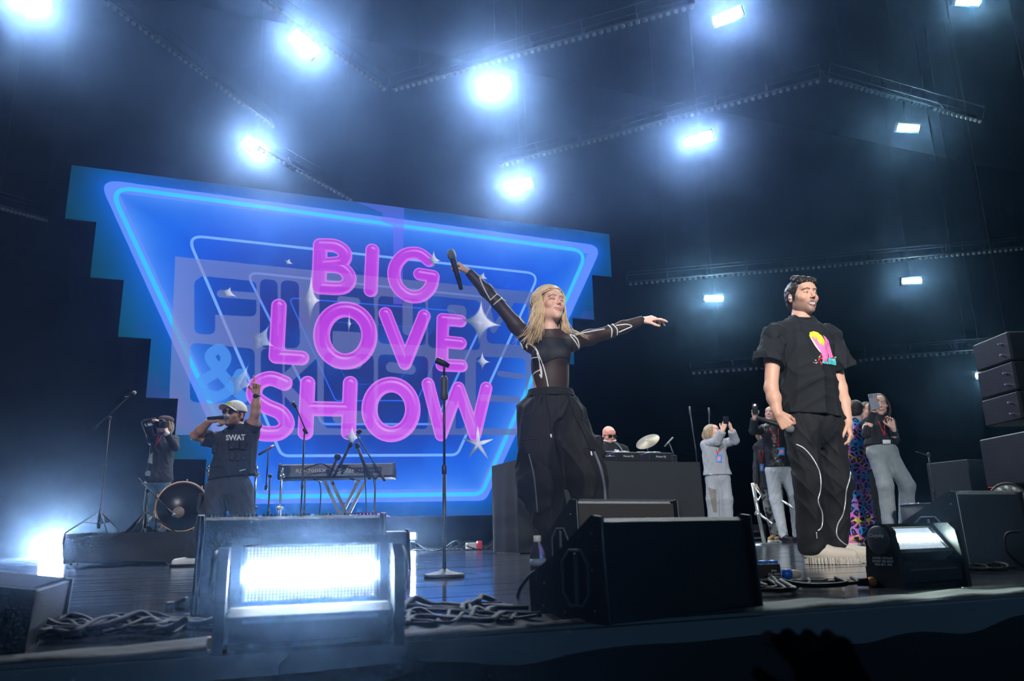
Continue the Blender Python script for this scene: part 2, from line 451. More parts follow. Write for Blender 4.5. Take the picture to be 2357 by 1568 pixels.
# pale ghost lettering panel behind the title
panel = inside(sp([(403,590),(1262,676),(1190,1001),(386,1001),(403,590)]))
hole = np.full((TH, TW), 1e3, np.float32)
def dark(pts, r):
    global hole
    P = sp(pts); sl = local(P, (r+8)*PS); hole[sl] = np.minimum(hole[sl], seg_d(P, sl)/PS - r)
def lite(pts, r):
    global hole
    P = sp(pts); sl = local(P, (r+8)*PS); hole[sl] = np.maximum(hole[sl], -(seg_d(P, sl)/PS - r))
def rect(x0, y0, x1, y1, s=.1):
    """dark slab with rounded corners following the slope of the picture"""
    q = roundpoly(sp([(x0, y0), (x1, y0+s*(x1-x0)), (x1, y1+s*.5*(x1-x0)), (x0, y1)]), min(14, (x1-x0)*.35)*PS, 4); m = inside(q); hole[m] = -5
rect(455, 634, 590, 722); rect(447, 640, 495, 768); lite([(508,676),(590,682)], 8)
rect(598, 641, 639, 800); rect(646, 644, 688, 800); rect(600, 740, 690, 795); lite([(642,640),(640,770)], 2)
rect(735, 655, 860, 760); rect(735, 655, 765, 800); lite([(785,690),(820,694)], 9); rect(830,700,862,800)
rect(870, 680, 980, 790); lite([(938,700),(938,760)], 12); rect(985, 680, 1105, 800); lite([(1040,712),(1062,714),(1062,740),(1040,738)], 12)
rect(1120, 690, 1215, 790); lite([(1112,660),(1135,760),(1180,690)], 7)
rect(437, 788, 586, 925); rect(600, 800, 650, 985); rect(655, 815, 730, 985, .0); lite([(650,880),(720,815)], 12); lite([(662,900),(735,975)], 12)
rect(745, 810, 860, 985, .05); lite([(775,835),(820,835)], 14); lite([(780,960),(830,960)], 14)
rect(870, 815, 985, 985, .05); lite([(900,845),(945,850)], 12); rect(995, 830, 1070, 985, .05); lite([(1035,935),(1035,985)], 14)
rect(1095, 820, 1210, 985, .04); lite([(1150,860),(1200,866)], 7); lite([(1110,915),(1190,920)], 8)
gh = panel*np.clip(hole/1.5 + .5, 0, 1); 
blend(gh*.66, (C(150,154,218)*(1-u_[...,None]*.35)))
amp = [(470,905),(462,880),(500,855),(520,825),(505,803),(485,815),(490,835),(535,890),(560,915)]
amp2 = [(470,905),(500,912),(530,895),(552,860)]
for A in (amp, amp2):
    P = sp([tuple(p[:2]) for p in smooth_path([(a[0], a[1], 0) for a in A], 5)]); blend(np.clip((11.5-seg_d(P)/PS)/1.5, 0, 1)*.8, C(84,158,245))
# inflated pink title letters
def arc(cx_, cy_, rx, ry, a0, a1, n=22): return [(cx_+rx*math.cos(math.radians(a0+(a1-a0)*k/n)), cy_-ry*math.sin(math.radians(a0+(a1-a0)*k/n))) for k in range(n+1)]
def cv(pts, sub=5): return [tuple(p[:2]) for p in smooth_path([(a[0], a[1], 0) for a in pts], sub)]
LET = [
 ([[(737,564),(734,661)], cv([(737,564),(772,566),(793,582),(786,603),(745,608)]), cv([(745,612),(785,616),(804,640),(788,662),(734,661)])], 16.5),
 ([[(857,576),(853,668)]], 16.5),
 ([cv([(987,600),(962,583),(930,588),(908,618),(912,655),(938,680),(968,681),(990,662),(997,637)]), [(997,636),(966,631)]], 16),
 ([[(642,704),(636,820),(694,824)]], 16.5),
 ([arc(795,772,55,60,0,360,40)], 18.5),
 ([[(887,722),(932,836)], [(932,836),(976,727)]], 16),
 ([[(1019,737),(1017,840)], [(1019,735),(1060,739)], [(1018,786),(1060,790)], [(1017,840),(1062,842)]], 15.5),
 ([cv([(655,882),(622,871),(592,884),(586,912),(612,934),(646,950),(660,976),(642,996),(604,997),(585,985)])], 16.5),
 ([[(708,882),(703,995)], [(806,882),(802,995)], [(706,940),(804,942)]], 16.5),
 ([arc(900,942,50,57,0,360,40)], 18),
 ([[(985,884),(1015,1000)], [(1015,1000),(1055,893)], [(1055,893),(1093,1000)], [(1093,1000),(1119,893)]], 15.5),
 ([cv([(700,1240),(790,1205),(870,1196),(940,1222),(1000,1240)])], 14),
]
def puffy(strokes, r):
    allp = [scr(*p) for s_ in strokes for p in s_]; sl = local(allp, (r+6)*PS)
    D = None
    for s_ in strokes:
        d = seg_d(sp(s_), sl); D = d if D is None else np.minimum(D, d)
    D = D/(r*PS); gy, gx = np.gradient(D); g = np.hypot(gx, gy) + 1e-6; nx = gx/g; ny = gy/g
    a = np.clip((1-D)*r*PS/1.6, 0, 1)
    base = C(190,52,226)[None,None,:].repeat(D.shape[0], 0).repeat(D.shape[1], 1)
    vv = v_[sl]; lightk = np.clip((vv-.35)*1.6, 0, .42)
    base = base*(1-lightk[...,None]) + C(224,128,255)*lightk[...,None]
    rim = np.exp(-((D-.97)/.16)**2); base = base*(1-rim[...,None]*.75) + C(244,170,255)*rim[...,None]*.75
    band = np.exp(-((D-.62)/.13)**2)*np.clip(-(nx*.5+ny*.85), 0, 1); base = base*(1-band[...,None]*.5) + C(160,40,200)*band[...,None]*.5
    hl = np.exp(-((D-.38)/.15)**2)*np.clip(nx*.35-ny*.9, 0, 1)**2; base = base*(1-hl[...,None]*.65) + C(255,225,255)*hl[...,None]*.65
    h2 = np.exp(-((D-.7)/.1)**2)*np.clip(nx*.7+ny*.7, 0, 1)**2; base = base*(1-h2[...,None]*.5) + C(255,200,255)*h2[...,None]*.5
    ov = gh[sl]*.22; base = base*(1-ov[...,None]) + C(205,190,240)*ov[...,None]
    blend(a*.97, base, sl)
for s_, r in LET: puffy(s_, r)
def star(px, py, w_, h_, rot=0, al=1.0, n=4):
    x, y = scr(px, py); m = max(w_, h_)*PS + 4; sl = local([(x, y)], m); X = (XX[sl]-x)/PS; Y = (YY[sl]-y)/PS
    c, s_ = math.cos(math.radians(rot)), math.sin(math.radians(rot)); A = (X*c+Y*s_); B = (-X*s_+Y*c)
    if n == 4: q = (np.abs(A)/w_)**.52 + (np.abs(B)/h_)**.52
    else:
        th = np.arctan2(A, -B); k = (th*5/(2*PI)) % 1; k = np.abs(k-.5)*2; q = np.hypot(A/w_, B/h_)*(1 + 4.2*(1-k)**1.1)
    a = np.clip((1-q)*8, 0, 1)*al; sh = np.clip(.5 + A/w_*1.3 - B/h_*.9, 0, 1)[...,None]
    col = C(92,112,150)*(1-sh) + C(226,228,250)*sh; core = np.exp(-(q*2.2)**2)[...,None]; col = col*(1-core) + C(205,208,235)*core
    blend(a, col, sl)
for a in [(998,598,21,29), (714,690,26,76), (1105,742,64,66,4), (1110,832,24,28), (810,1006,24,30), (524,674,26,18,20), (663,603,15,11,20),
          (1110,637,18,16,20), (600,782,40,46,25,.7), (553,880,34,52,20,.6), (803,745,6,36)]: star(*a)
star(1100, 1022, 42, 44, 0, 1.0, 5)
IMG *= (1 - .04*((YY.astype(int) % 6) < 1))[...,None]
IMG = np.clip(IMG, 0, 1); IMG = IMG*(.90+.10*IMG)
im = bpy.data.images.new('display_pixels', TW, TH, alpha=False); buf = np.ones((TH, TW, 4), np.float32); buf[..., :3] = IMG[::-1]
im.pixels.foreach_set(buf.ravel()); im.update(); im.pack()
ms = bpy.data.materials.new('lit_display'); ms.use_nodes = True; nt = ms.node_tree; N = nt.nodes; L = nt.links
bs = N['Principled BSDF']; bs.inputs['Base Color'].default_value = (.01, .01, .012, 1); bs.inputs['Roughness'].default_value = .7; bs.inputs['Specular IOR Level'].default_value = .03
ti = N.new('ShaderNodeTexImage'); ti.image = im; ti.extension = 'EXTEND'; uvn = N.new('ShaderNodeUVMap'); uvn.uv_map = 'UVMap'
L.new(uvn.outputs[0], ti.inputs[0]); L.new(ti.outputs[0], bs.inputs['Emission Color']); bs.inputs['Emission Strength'].default_value = 1.0
BLACK = mat('matte_black_metal', (.008, .009, .011), .55, .3)
scr_t = empty('display_wall', 'giant stepped lit video wall showing pink letters BIG LOVE SHOW', 'video screen', (SCX, SY, SZ[-1]))
for i in range(6):
    zt, zb = SZ[i], SZ[i+1]; xl = SXL[i]; xr = 2*SCX - xl; wk = (xr-xl)
    nc = int(round(wk/.52)); rowm = []
    # one mesh per cabinet row: front face with uv, returns, seams between cabinets
    V = []; F = []; UV = []
    def q(x0, x1, z0, z1, y0=SY):
        n_ = len(V); V.extend([(x0,y0,z0),(x1,y0,z0),(x1,y0,z1),(x0,y0,z1)]); F.append((n_, n_+1, n_+2, n_+3))
        UV.extend([((x-SX0)/(SX1-SX0), (z-SZ[-1])/(SZ[0]-SZ[-1])) for x, z in ((x0,z0),(x1,z0),(x1,z1),(x0,z1))])
    q(xl, xr, zb+.0005, zt)
    me = bpy.data.meshes.new('screen_row'); me.from_pydata(V, [], F); uvl = me.uv_layers.new(name='UVMap')
    for k, t in enumerate(UV): uvl.data[k].uv = t
    me.update(); o = link('screen_row', me, ms, scr_t)
    b = MB(); b.box(((xl+xr)/2, SY+.07, (zb+zt)/2), (wk/2, .06, (zt-zb)/2)); b.build('cabinet_row', BLACK, scr_t)

# ------------------------------------------------------------ the setting
def struct(o): o['kind'] = 'structure'; return o
mflo = mat('glossy_stage_floor', (.034, .040, .052), .12, 0, 1.0, bump=(5, .06, 3, (.35, 9, 1)), noise=(3, (.06,.07,.085), .6))
mflo.node_tree.nodes['Principled BSDF'].inputs['IOR'].default_value = 1.75
EY = 1.78
b = MB(); b.box((7, (EY+15.5)/2, -.06), (19, (15.5-EY)/2, .05)); floor = struct(b.build('floor', mflo))
rr = random.Random(3)
pm = {}
for r in range(46):
    y0 = EY + .02 + r*.2
    nb = 6
    for k in range(nb):
        x0 = -5 + k*3.2 + (r % 3)*1.05 + .05*rr.random()
        if len(pm) == 0 and 'me' not in pm:
            bb = MB(); bb.box((0,0,0), (1.599, .0995, .005), bev=.0006); pm['me'] = fast_mesh('plank', np.array(bb.V), bb.F, bb.S); pm['me'].materials.append(mflo)
        o = bpy.data.objects.new('plank', pm['me']); COL.objects.link(o); o.parent = floor
        o.location = (x0 + 1.6, y0 + .1, -.005); o.rotation_euler = (rr.uniform(-1, 1)*.007, rr.uniform(-1, 1)*.0006, 0)
b = MB()
for r in range(46, 68):
    y0 = EY + .02 + r*.2
    for k in range(10):
        x0 = -8 + k*3.2 + (r % 3)*1.05; c_ = (x0+1.6, y0+.1, -.005)
        b.box(c_, (1.597, .0985, .005), R=np.array(Matrix.Rotation(rr.uniform(-1,1)*.011, 3, 'X')))
for r in range(46):
    for k in (6, 7, 8):
        b.box((-5 + k*3.2 + (r % 3)*1.05 + 1.65, EY + .12 + r*.2, -.005), (1.55, .0985, .005), R=np.array(Matrix.Rotation(rr.uniform(-1,1)*.011, 3, 'X')))
b.build('far_planks', mflo, floor, kind='stuff')
mcurt = mat('black_drape', (.0004, .0005, .0006), 1.0, 0, 0.0)
def curtain(x0, y0, x1, y1, z0, z1, amp=.05, wl=.35, name='wall_back', n=None):
    d = math.hypot(x1-x0, y1-y0); n = n or int(d/.06); V = []; F = []; nx, ny = -(y1-y0)/d, (x1-x0)/d
    for i in range(n+1):
        t = i/n; s_ = t*d; o_ = amp*math.sin(2*PI*s_/wl + 1.3*math.sin(s_*1.7)) + amp*.5*math.sin(2*PI*s_/(wl*.37)+s_)
        for z in (z0, z1): V.append((x0+(x1-x0)*t + nx*o_, y0+(y1-y0)*t + ny*o_, z))
    for i in range(n): F.append((2*i, 2*i+2, 2*i+3, 2*i+1))
    me = fast_mesh(name, np.array(V), F, True); return struct(link(name, me, mcurt))
curtain(-12, 15.3, 26, 15.3, -.05, 11, amp=.002, wl=.5, name='wall_back', n=500)
curtain(-12, -1, -12, 15.3, -1.5, 11, name='wall_left', n=150)
curtain(26, 15.3, 26, -1, -1.5, 11, name='wall_right', n=150)
b = MB(); b.box((7, 7, 11.05), (19.5, 9, .05)); struct(b.build('ceiling', mat('black_roof', (.0004,.0005,.0006), 1.0, 0, 0.0)))
b = MB(); b.box((7, -1, -1.45), (19.5, 2.85, .05)); struct(b.build('ground', mat('pit_floor', (.015,.015,.017), .8, noise=(4,(.03,.03,.03),.5))))
# stage front skirt: one cloth lying over the edge and hanging down in folds
mskirt = mat('black_skirt_cloth', (.016, .019, .023), .8, bump=(60, .25, 3), sheen=.15)
NXS, NZS = 420, 34; V = np.zeros((NXS, NZS, 3)); xs = np.linspace(-6, 11, NXS)
for i, x in enumerate(xs):
    fold = .028*math.sin(x*5.2 + 1.5*math.sin(x*1.1)) + .016*math.sin(x*13+2) + .02*math.sin(x*2.1+.4)
    ef = .05*math.sin(x*1.6+.5) + .03*math.sin(x*4.1)
    for j in range(NZS):
        t = j/(NZS-1)
        if t < .3:
            k = t/.3; V[i,j] = (x, EY + .17 + ef*.6*(1-k) - .14*k, .006 + .004*math.sin(x*9+k*6)*(1-k) + .003*math.sin(x*23+k*9))
        else:
            k = (t-.3)/.7; a = min(k*8, 1)*PI/2
            V[i,j] = (x, EY + .03 - .05*math.sin(a) - fold*min(k*3, 1) - .05*k, .006 - .03*(1-math.cos(a)) - 1.35*k)
idx = np.arange(NXS*NZS).reshape(NXS, NZS); Q = np.stack([idx[:-1,:-1], idx[1:,:-1], idx[1:,1:], idx[:-1,1:]], -1).reshape(-1, 4)[:, ::-1]
tag(link('stage_skirt', fast_mesh('stage_skirt', V.reshape(-1,3), Q), mskirt), 'black cloth skirt hanging in folds over the front edge of the stage', 'drape')
# ------------------------------------------------------------ haze filling the hall
def haze(dens=.008, g=.94):
    b = MB(); b.box((6.5, 7.0, 4.75), (18.4, 7.9, 6.1)); m = bpy.data.materials.new('stage_haze'); m.use_nodes = True
    nt = m.node_tree; N = nt.nodes; L = nt.links; N.remove(N['Principled BSDF'])
    v = N.new('ShaderNodeVolumeScatter'); v.inputs['Color'].default_value = (.28, .50, 1.0, 1); v.inputs['Anisotropy'].default_value = g
    L.new(v.outputs[0], N['Material Output'].inputs['Volume'])
    tc = N.new('ShaderNodeTexCoord'); n = N.new('ShaderNodeTexNoise'); n.inputs['Scale'].default_value = .36; n.inputs['Detail'].default_value = 4.0; n.inputs['Distortion'].default_value = .8
    L.new(tc.outputs['Object'], n.inputs['Vector'])
    r = N.new('ShaderNodeMapRange'); r.inputs[1].default_value = .42; r.inputs[2].default_value = .64; r.inputs[3].default_value = .12; r.inputs[4].default_value = 2.2
    L.new(n.outputs['Fac'], r.inputs[0])
    # the haze is thicker on the house-left side, thin on the right
    s = N.new('ShaderNodeSeparateXYZ'); L.new(tc.outputs['Object'], s.inputs[0])
    rx = N.new('ShaderNodeMapRange'); rx.inputs[1].default_value = 3.5; rx.inputs[2].default_value = 10.5; rx.inputs[3].default_value = 1.3; rx.inputs[4].default_value = .14
    L.new(s.outputs['X'], rx.inputs[0])
    mu = N.new('ShaderNodeMath'); mu.operation = 'MULTIPLY'; L.new(r.outputs[0], mu.inputs[0]); L.new(rx.outputs[0], mu.inputs[1])
    rz = N.new('ShaderNodeMapRange'); rz.inputs[1].default_value = 2.0; rz.inputs[2].default_value = 7.0; rz.inputs[3].default_value = .30; rz.inputs[4].default_value = 1.2
    L.new(s.outputs['Z'], rz.inputs[0]); mz = N.new('ShaderNodeMath'); mz.operation = 'MULTIPLY'; L.new(mu.outputs[0], mz.inputs[0]); L.new(rz.outputs[0], mz.inputs[1]); mu = mz
    m2 = N.new('ShaderNodeMath'); m2.operation = 'MULTIPLY'; L.new(mu.outputs[0], m2.inputs[0]); m2.inputs[1].default_value = dens
    # denser haze added round both edge strobes for their glow; smoke at far left
    acc = m2.outputs[0]
    for (c_, rad, amp) in (((.25, 1.75, .15), 1.2, .055), ((2.7, 2.3, .3), .8, .03), ((-1.4, 11.5, .5), 2.6, .05), ((-3.2, 11.5, 3.2), 3.4, .045)):
        vd = N.new('ShaderNodeVectorMath'); vd.operation = 'DISTANCE'; L.new(tc.outputs['Object'], vd.inputs[0]); vd.inputs[1].default_value = c_
        mr = N.new('ShaderNodeMapRange'); mr.interpolation_type = 'SMOOTHERSTEP'; mr.inputs[1].default_value = 0; mr.inputs[2].default_value = rad; mr.inputs[3].default_value = amp; mr.inputs[4].default_value = 0
        L.new(vd.outputs['Value'], mr.inputs[0]); ad = N.new('ShaderNodeMath'); ad.operation = 'ADD'; L.new(acc, ad.inputs[0]); L.new(mr.outputs[0], ad.inputs[1]); acc = ad.outputs[0]
    L.new(acc, v.inputs['Density'])
    o = b.build('stage_haze', m); o['kind'] = 'stuff'; tag(o, 'bluish smoke haze drifting through the whole stage space', 'haze'); return o
haze()

# ------------------------------------------------------------ strobe lights
BODY = mat('strobe_black_body', (.008, .010, .013), .5, 0, .25, bump=(40, .1, 2))
EDGE = mat('worn_black_edge', (.05, .06, .07), .4)
def glowmat(name, col, s): return mat(name, (0, 0, 0), .5, emit=(col, s))
TUBE_HI = glowmat('lit_strobe_tube', (.80, .87, 1.0), 2000)
TUBE_R = glowmat('lit_strobe_tube_green', (.75, 1.0, .90), 1500)
TUBE_N = glowmat('lit_strobe_tube_near', (.80, .92, 1.0), 620)
TUBE_NR = glowmat('lit_strobe_tube_near_green', (.78, 1.0, .90), 260)
PLATE = glowmat('led_plate_glow', (.6, .75, .85), .13)
PLATE_R = glowmat('led_plate_glow_green', (.5, .8, .7), .10)
LENS = mat('led_dot_glass', (.03, .035, .04), .3, 0, .2, emit=((.72, .86, 1.0), .55))
def strobe(loc, xdir, face, label, tube, plate, detail=False, W=.42, up=None, group=None, tubew=.028):
    x = nv(xdir); f = np.array(face, float); f = nv(f - x*(f@x)); upv = np.cross(x, -f)
    if upv[2] < 0: upv = -upv
    R = np.array([x, -f, upv]).T
    t = empty('strobe_light', label, 'stage light', loc, group=group); loc = np.array(loc, float)
    P = lambda a, b_, c: loc + R @ np.array([a, b_, c])
    h = W*(.45 if detail else .40)
    b = MB(); b.box(P(0, .045, 0), (W/2, .04, h/2), R, bev=.012); b.box(P(0, .005, h/2-.008), (W/2, .012, .008), R); b.box(P(0, .005, -h/2+.008), (W/2, .012, .008), R)
    b.box(P(-W/2+.01, .005, 0), (.01, .012, h/2), R); b.box(P(W/2-.01, .005, 0), (.01, .012, h/2), R); b.build('housing', BODY, t)
    b = MB(); b.box(P(0, -.004 if detail else -.012, 0), (W/2-.03, .004 if detail else .001, tubew/2), R, bev=.003 if detail else 0); b.build('tube', tube, t)
    for s in (-1, 1):
        zc = s*(tubew/2 + (h/2-.018-tubew/2)/2); hh = (h/2-.018-tubew/2)/2
        b = MB(); b.box(P(0, .003, zc), (W/2-.025, .003, hh), R); p_ = b.build('led_plate', plate, t)
        if detail:
            b = MB(); nx, nz = 38, 6
            for i in range(nx):
                for j in range(nz):
                    c = P((i+.5)/nx*(W-.06)-(W-.06)/2, -.001, zc + ((j+.5)/nz*2-1)*hh*.92); d = (W-.06)/nx*.36
                    b.box(c, (d, .003, d), R, bev=.001)
            b.build('led_grid', LENS, p_, kind='stuff')
    return t, P, R
def hanger(t, *pts):
    for p in pts: b = MB(); b.tube([np.array(p), np.array([p[0], p[1], 11.0])], .0015, 4); b.build('suspension_wire', BLACK, t)
CEIL = [((675,80),(725,125),7.2,'second from the left in the top row'),((565,322),(615,358),7.2,'above the left half of the video wall'),
 ((1110,208),(1167,191),7.4,'high over the middle of the stage'),((1645,50),(1705,26),7.4,'near the top edge right of the middle'),
 ((1580,328),(1638,311),7.2,'highest above the gap between woman and man'),((1170,435),(1220,422),6.6,'just above the right half of the video wall'),
 ((2068,293),(2114,296),7.0,'greenish one high on the right'),((2205,0),(2255,3),7.4,'greenish one cut by the top edge at the right'),((40,2),(110,8),7.4,'large one cut by the top left corner')]
for i, (a, b_, z, lab) in enumerate(CEIL):
    A, B_ = atZ(*a, z), atZ(*b_, z); c = (A+B_)/2; L_ = np.linalg.norm(B_-A); xd = nv(B_-A)
    green = i in (6, 7)
    t_, P_, R_0 = strobe(c, xd, CAM - c, 'strobe light glaring white overhead, ' + lab, TUBE_R if green else TUBE_HI, PLATE_R if green else PLATE, W=max(.40, min(.62, L_*1.15)), tubew=.07, group='strobe lights hung over the stage'); hanger(t_, P_(0, .05, .0))
for a, b_, D, lab in [((1620,688),(1667,686),16.0,'low back one between the two singers'), ((2072,648),(2126,645),15.5,'low back one right of the man in the printed shirt'),
                 ((2243,866),(2295,862),15.0,'lowest one at the right beside the hanging speakers')]:
    A, B_ = at(*a, D), at(*b_, D); c = (A+B_)/2
    t_, P_, R_0 = strobe(c, nv(B_-A), CAM - c, 'strobe light glaring white overhead, ' + lab, TUBE_R, PLATE_R, W=.44, tubew=.06, group='strobe lights hung over the stage'); hanger(t_, P_(0, .05, .0))
# floor strobes at the back
for px, py, D, lab in [(122, 1272, 12.5, 'strobe light on the floor at the far left beside the draped riser'), (938, 1234, 12.6, 'strobe light on the floor under the right part of the video wall')]:
    c = at(px, py, D); c[2] = max(c[2], .14); w_ = .44 if px < 500 else .3
    t, P, R = strobe(c, RIGHT, CAM + np.array([0,0,.3]) - c, lab, TUBE_HI if px < 500 else TUBE_N, PLATE, W=w_, tubew=.09)
    b = MB(); b.box((c[0], c[1]+.05, c[2]/2-.04), (w_*.4, .1, c[2]/2-.04), bev=.01); b.build('base', BODY, t)
# trusses carrying strips of small round holes
TR = mat('truss_grey_metal', (.004, .005, .006), .8, 0, .1)
DOT = mat('truss_pale_ring', (.05, .06, .07), .6, 0, .3)
def batten(a, b_, za, zb, label, D=None, n=60):
    A = atZ(*a, za) if D is None else at(*a, D[0]); B_ = atZ(*b_, zb) if D is None else at(*b_, D[1])
    mid = (A+B_)/2; t = empty('truss_bar', label, 'truss', mid); x = nv(B_-A); R = basis(x); L_ = np.linalg.norm(B_-A)
    b = MB()
    b.box(mid + R@np.array([0, 0, .02]), (L_/2, .022, .022))
    b.V = []; b.F = []; b.S = []; b.box(mid + R@np.array([0, 0, .02]), (L_/2, .012, .012), R)
    for s1 in (-1, 1): b.box(mid + R@np.array([0, s1*.10, .20]), (L_/2, .004, .004), R)
    k = max(2, int(L_/.8))
    for i in range(k+1):
        p = A + (B_-A)*i/k
        for s1 in (-1, 1): b.tube([p, p+R@np.array([0, s1*.10, .20])], .006, 4)
    b.build('truss_frame', TR, t)
    b = MB(); nn = int(L_/.11)
    for i in range(nn):
        p = A + (B_-A)*(i+.5)/nn + R@np.array([0, 0, -.03]); v = nv(CAM-p); b.lathe([(.032, 0), (.032, .012), (.02, .014)], p, v, 8)
    b.build('rivet_row', DOT, t, kind='stuff'); hanger(t, A*.9+B_*.1+UP*.2, A*.1+B_*.9+UP*.2); return t
batten((1150,380),(1890,182),7.0,7.0,'long overhead truss bar rising from the middle to the upper right')
batten((905,205),(1600,10),7.4,7.4,'overhead truss bar rising to the top edge right of the middle')
batten((240,0),(632,292),7.4,7.4,'overhead truss bar running down from the top left')
batten((600,0),(888,205),7.6,7.6,'overhead truss bar running down to the centre line of the roof')
batten((590,338),(812,460),6.6,6.6,'overhead truss bar meeting the top edge of the video wall')
batten((1905,180),(2260,278),7.0,7.0,'overhead truss bar running down toward the right')
batten((1445,652),(2357,570),0,0,'back truss bar behind the man in the printed shirt, upper one',D=(15.0,15.0))
batten((1590,857),(2300,802),0,0,'back truss bar at the height of the man\'s elbows',D=(15.0,14.5))
batten((-20,470),(110,505),0,0,'truss bar at the left edge beside the video wall',D=(11.0,12.5))
# front strobes
def floor_strobe(loc, yaw, tilt, label, plate, tube, W=.40, cz=.205):
    loc = np.array(loc, float); Rz = np.array(Matrix.Rotation(yaw, 3, 'Z')); fdir = Rz @ np.array([0, -math.cos(tilt), math.sin(tilt)]); xd = Rz @ np.array([1, 0, 0])
    c = loc + np.array([0, 0, cz]); t, P, R = strobe(c, xd, fdir, label, tube, plate, detail=True, W=W, tubew=W*.10)
    Q = lambda a, b_, z: loc + Rz @ np.array([a, b_, z])
    b = MB(); b.box(Q(0, .02, .045), (W/2+.01, .085, .04), Rz, bev=.015); b.box(Q(0, .02, .004), (W/2-.02, .075, .004), Rz); ob = b.build('base', BODY, t)
    b = MB(); b.box(Q(0, -.066, .06), (W/2-.03, .001, .003), Rz); b.build('trim_line', EDGE, ob)
    for s in (-1, 1):
        xx = s*(W/2+.014); pr = [(-.075, .0), (.075, .0), (.07, .10), (.055, cz+.03), (.03, cz+.055), (-.03, cz+.055), (-.055, cz+.03), (-.07, .10)]
        b = MB(); b.prism([Q(xx-.011, y, z) for y, z in pr], (0,0,0), Rz @ np.array([.022, 0, 0])); y_ = b.build('yoke_arm', BODY, t)
        b = MB(); b.lathe([(.05, 0), (.05, .006), (.044, .010), (.002, .010)], Q(xx+s*.011, 0, cz), Rz @ np.array([s, 0, 0]), 24); b.build('pivot_cover', EDGE, y_)
    return t, Q
WHT = mat('white_print', (.55,.58,.6), .6)
p0 = fl(715, 1492)
tF, QF = floor_strobe(p0 + np.array([0,.03,0]), math.atan2(-p0[0], p0[1])*.55, .12, 'large strobe light blazing white at the stage edge, left of the middle', PLATE, TUBE_N, W=.325, cz=.148)
p1 = fl(2165, 1345)
tR, QR = floor_strobe(p1 + np.array([-.1,.0,0]), .05, .72, 'strobe light tilted upward at the stage edge on the right, greenish white', PLATE_R, TUBE_NR, W=.30, cz=.165)
place_text('lettering', 'Claypaky', .018, QR(-.15-.027-.011, 0, .18), QR(0,-1,0)-QR(0,0,0), (0,0,1), WHT, tR)
place_text('lettering', 'STATIC / XTYLOS\nFRONT USE ONLY\nMAX 40 C  IP20', .011, QR(-.15-.027, -.005, .09), QR(0,-1,0)-QR(0,0,0), (0,0,1), WHT, tR)
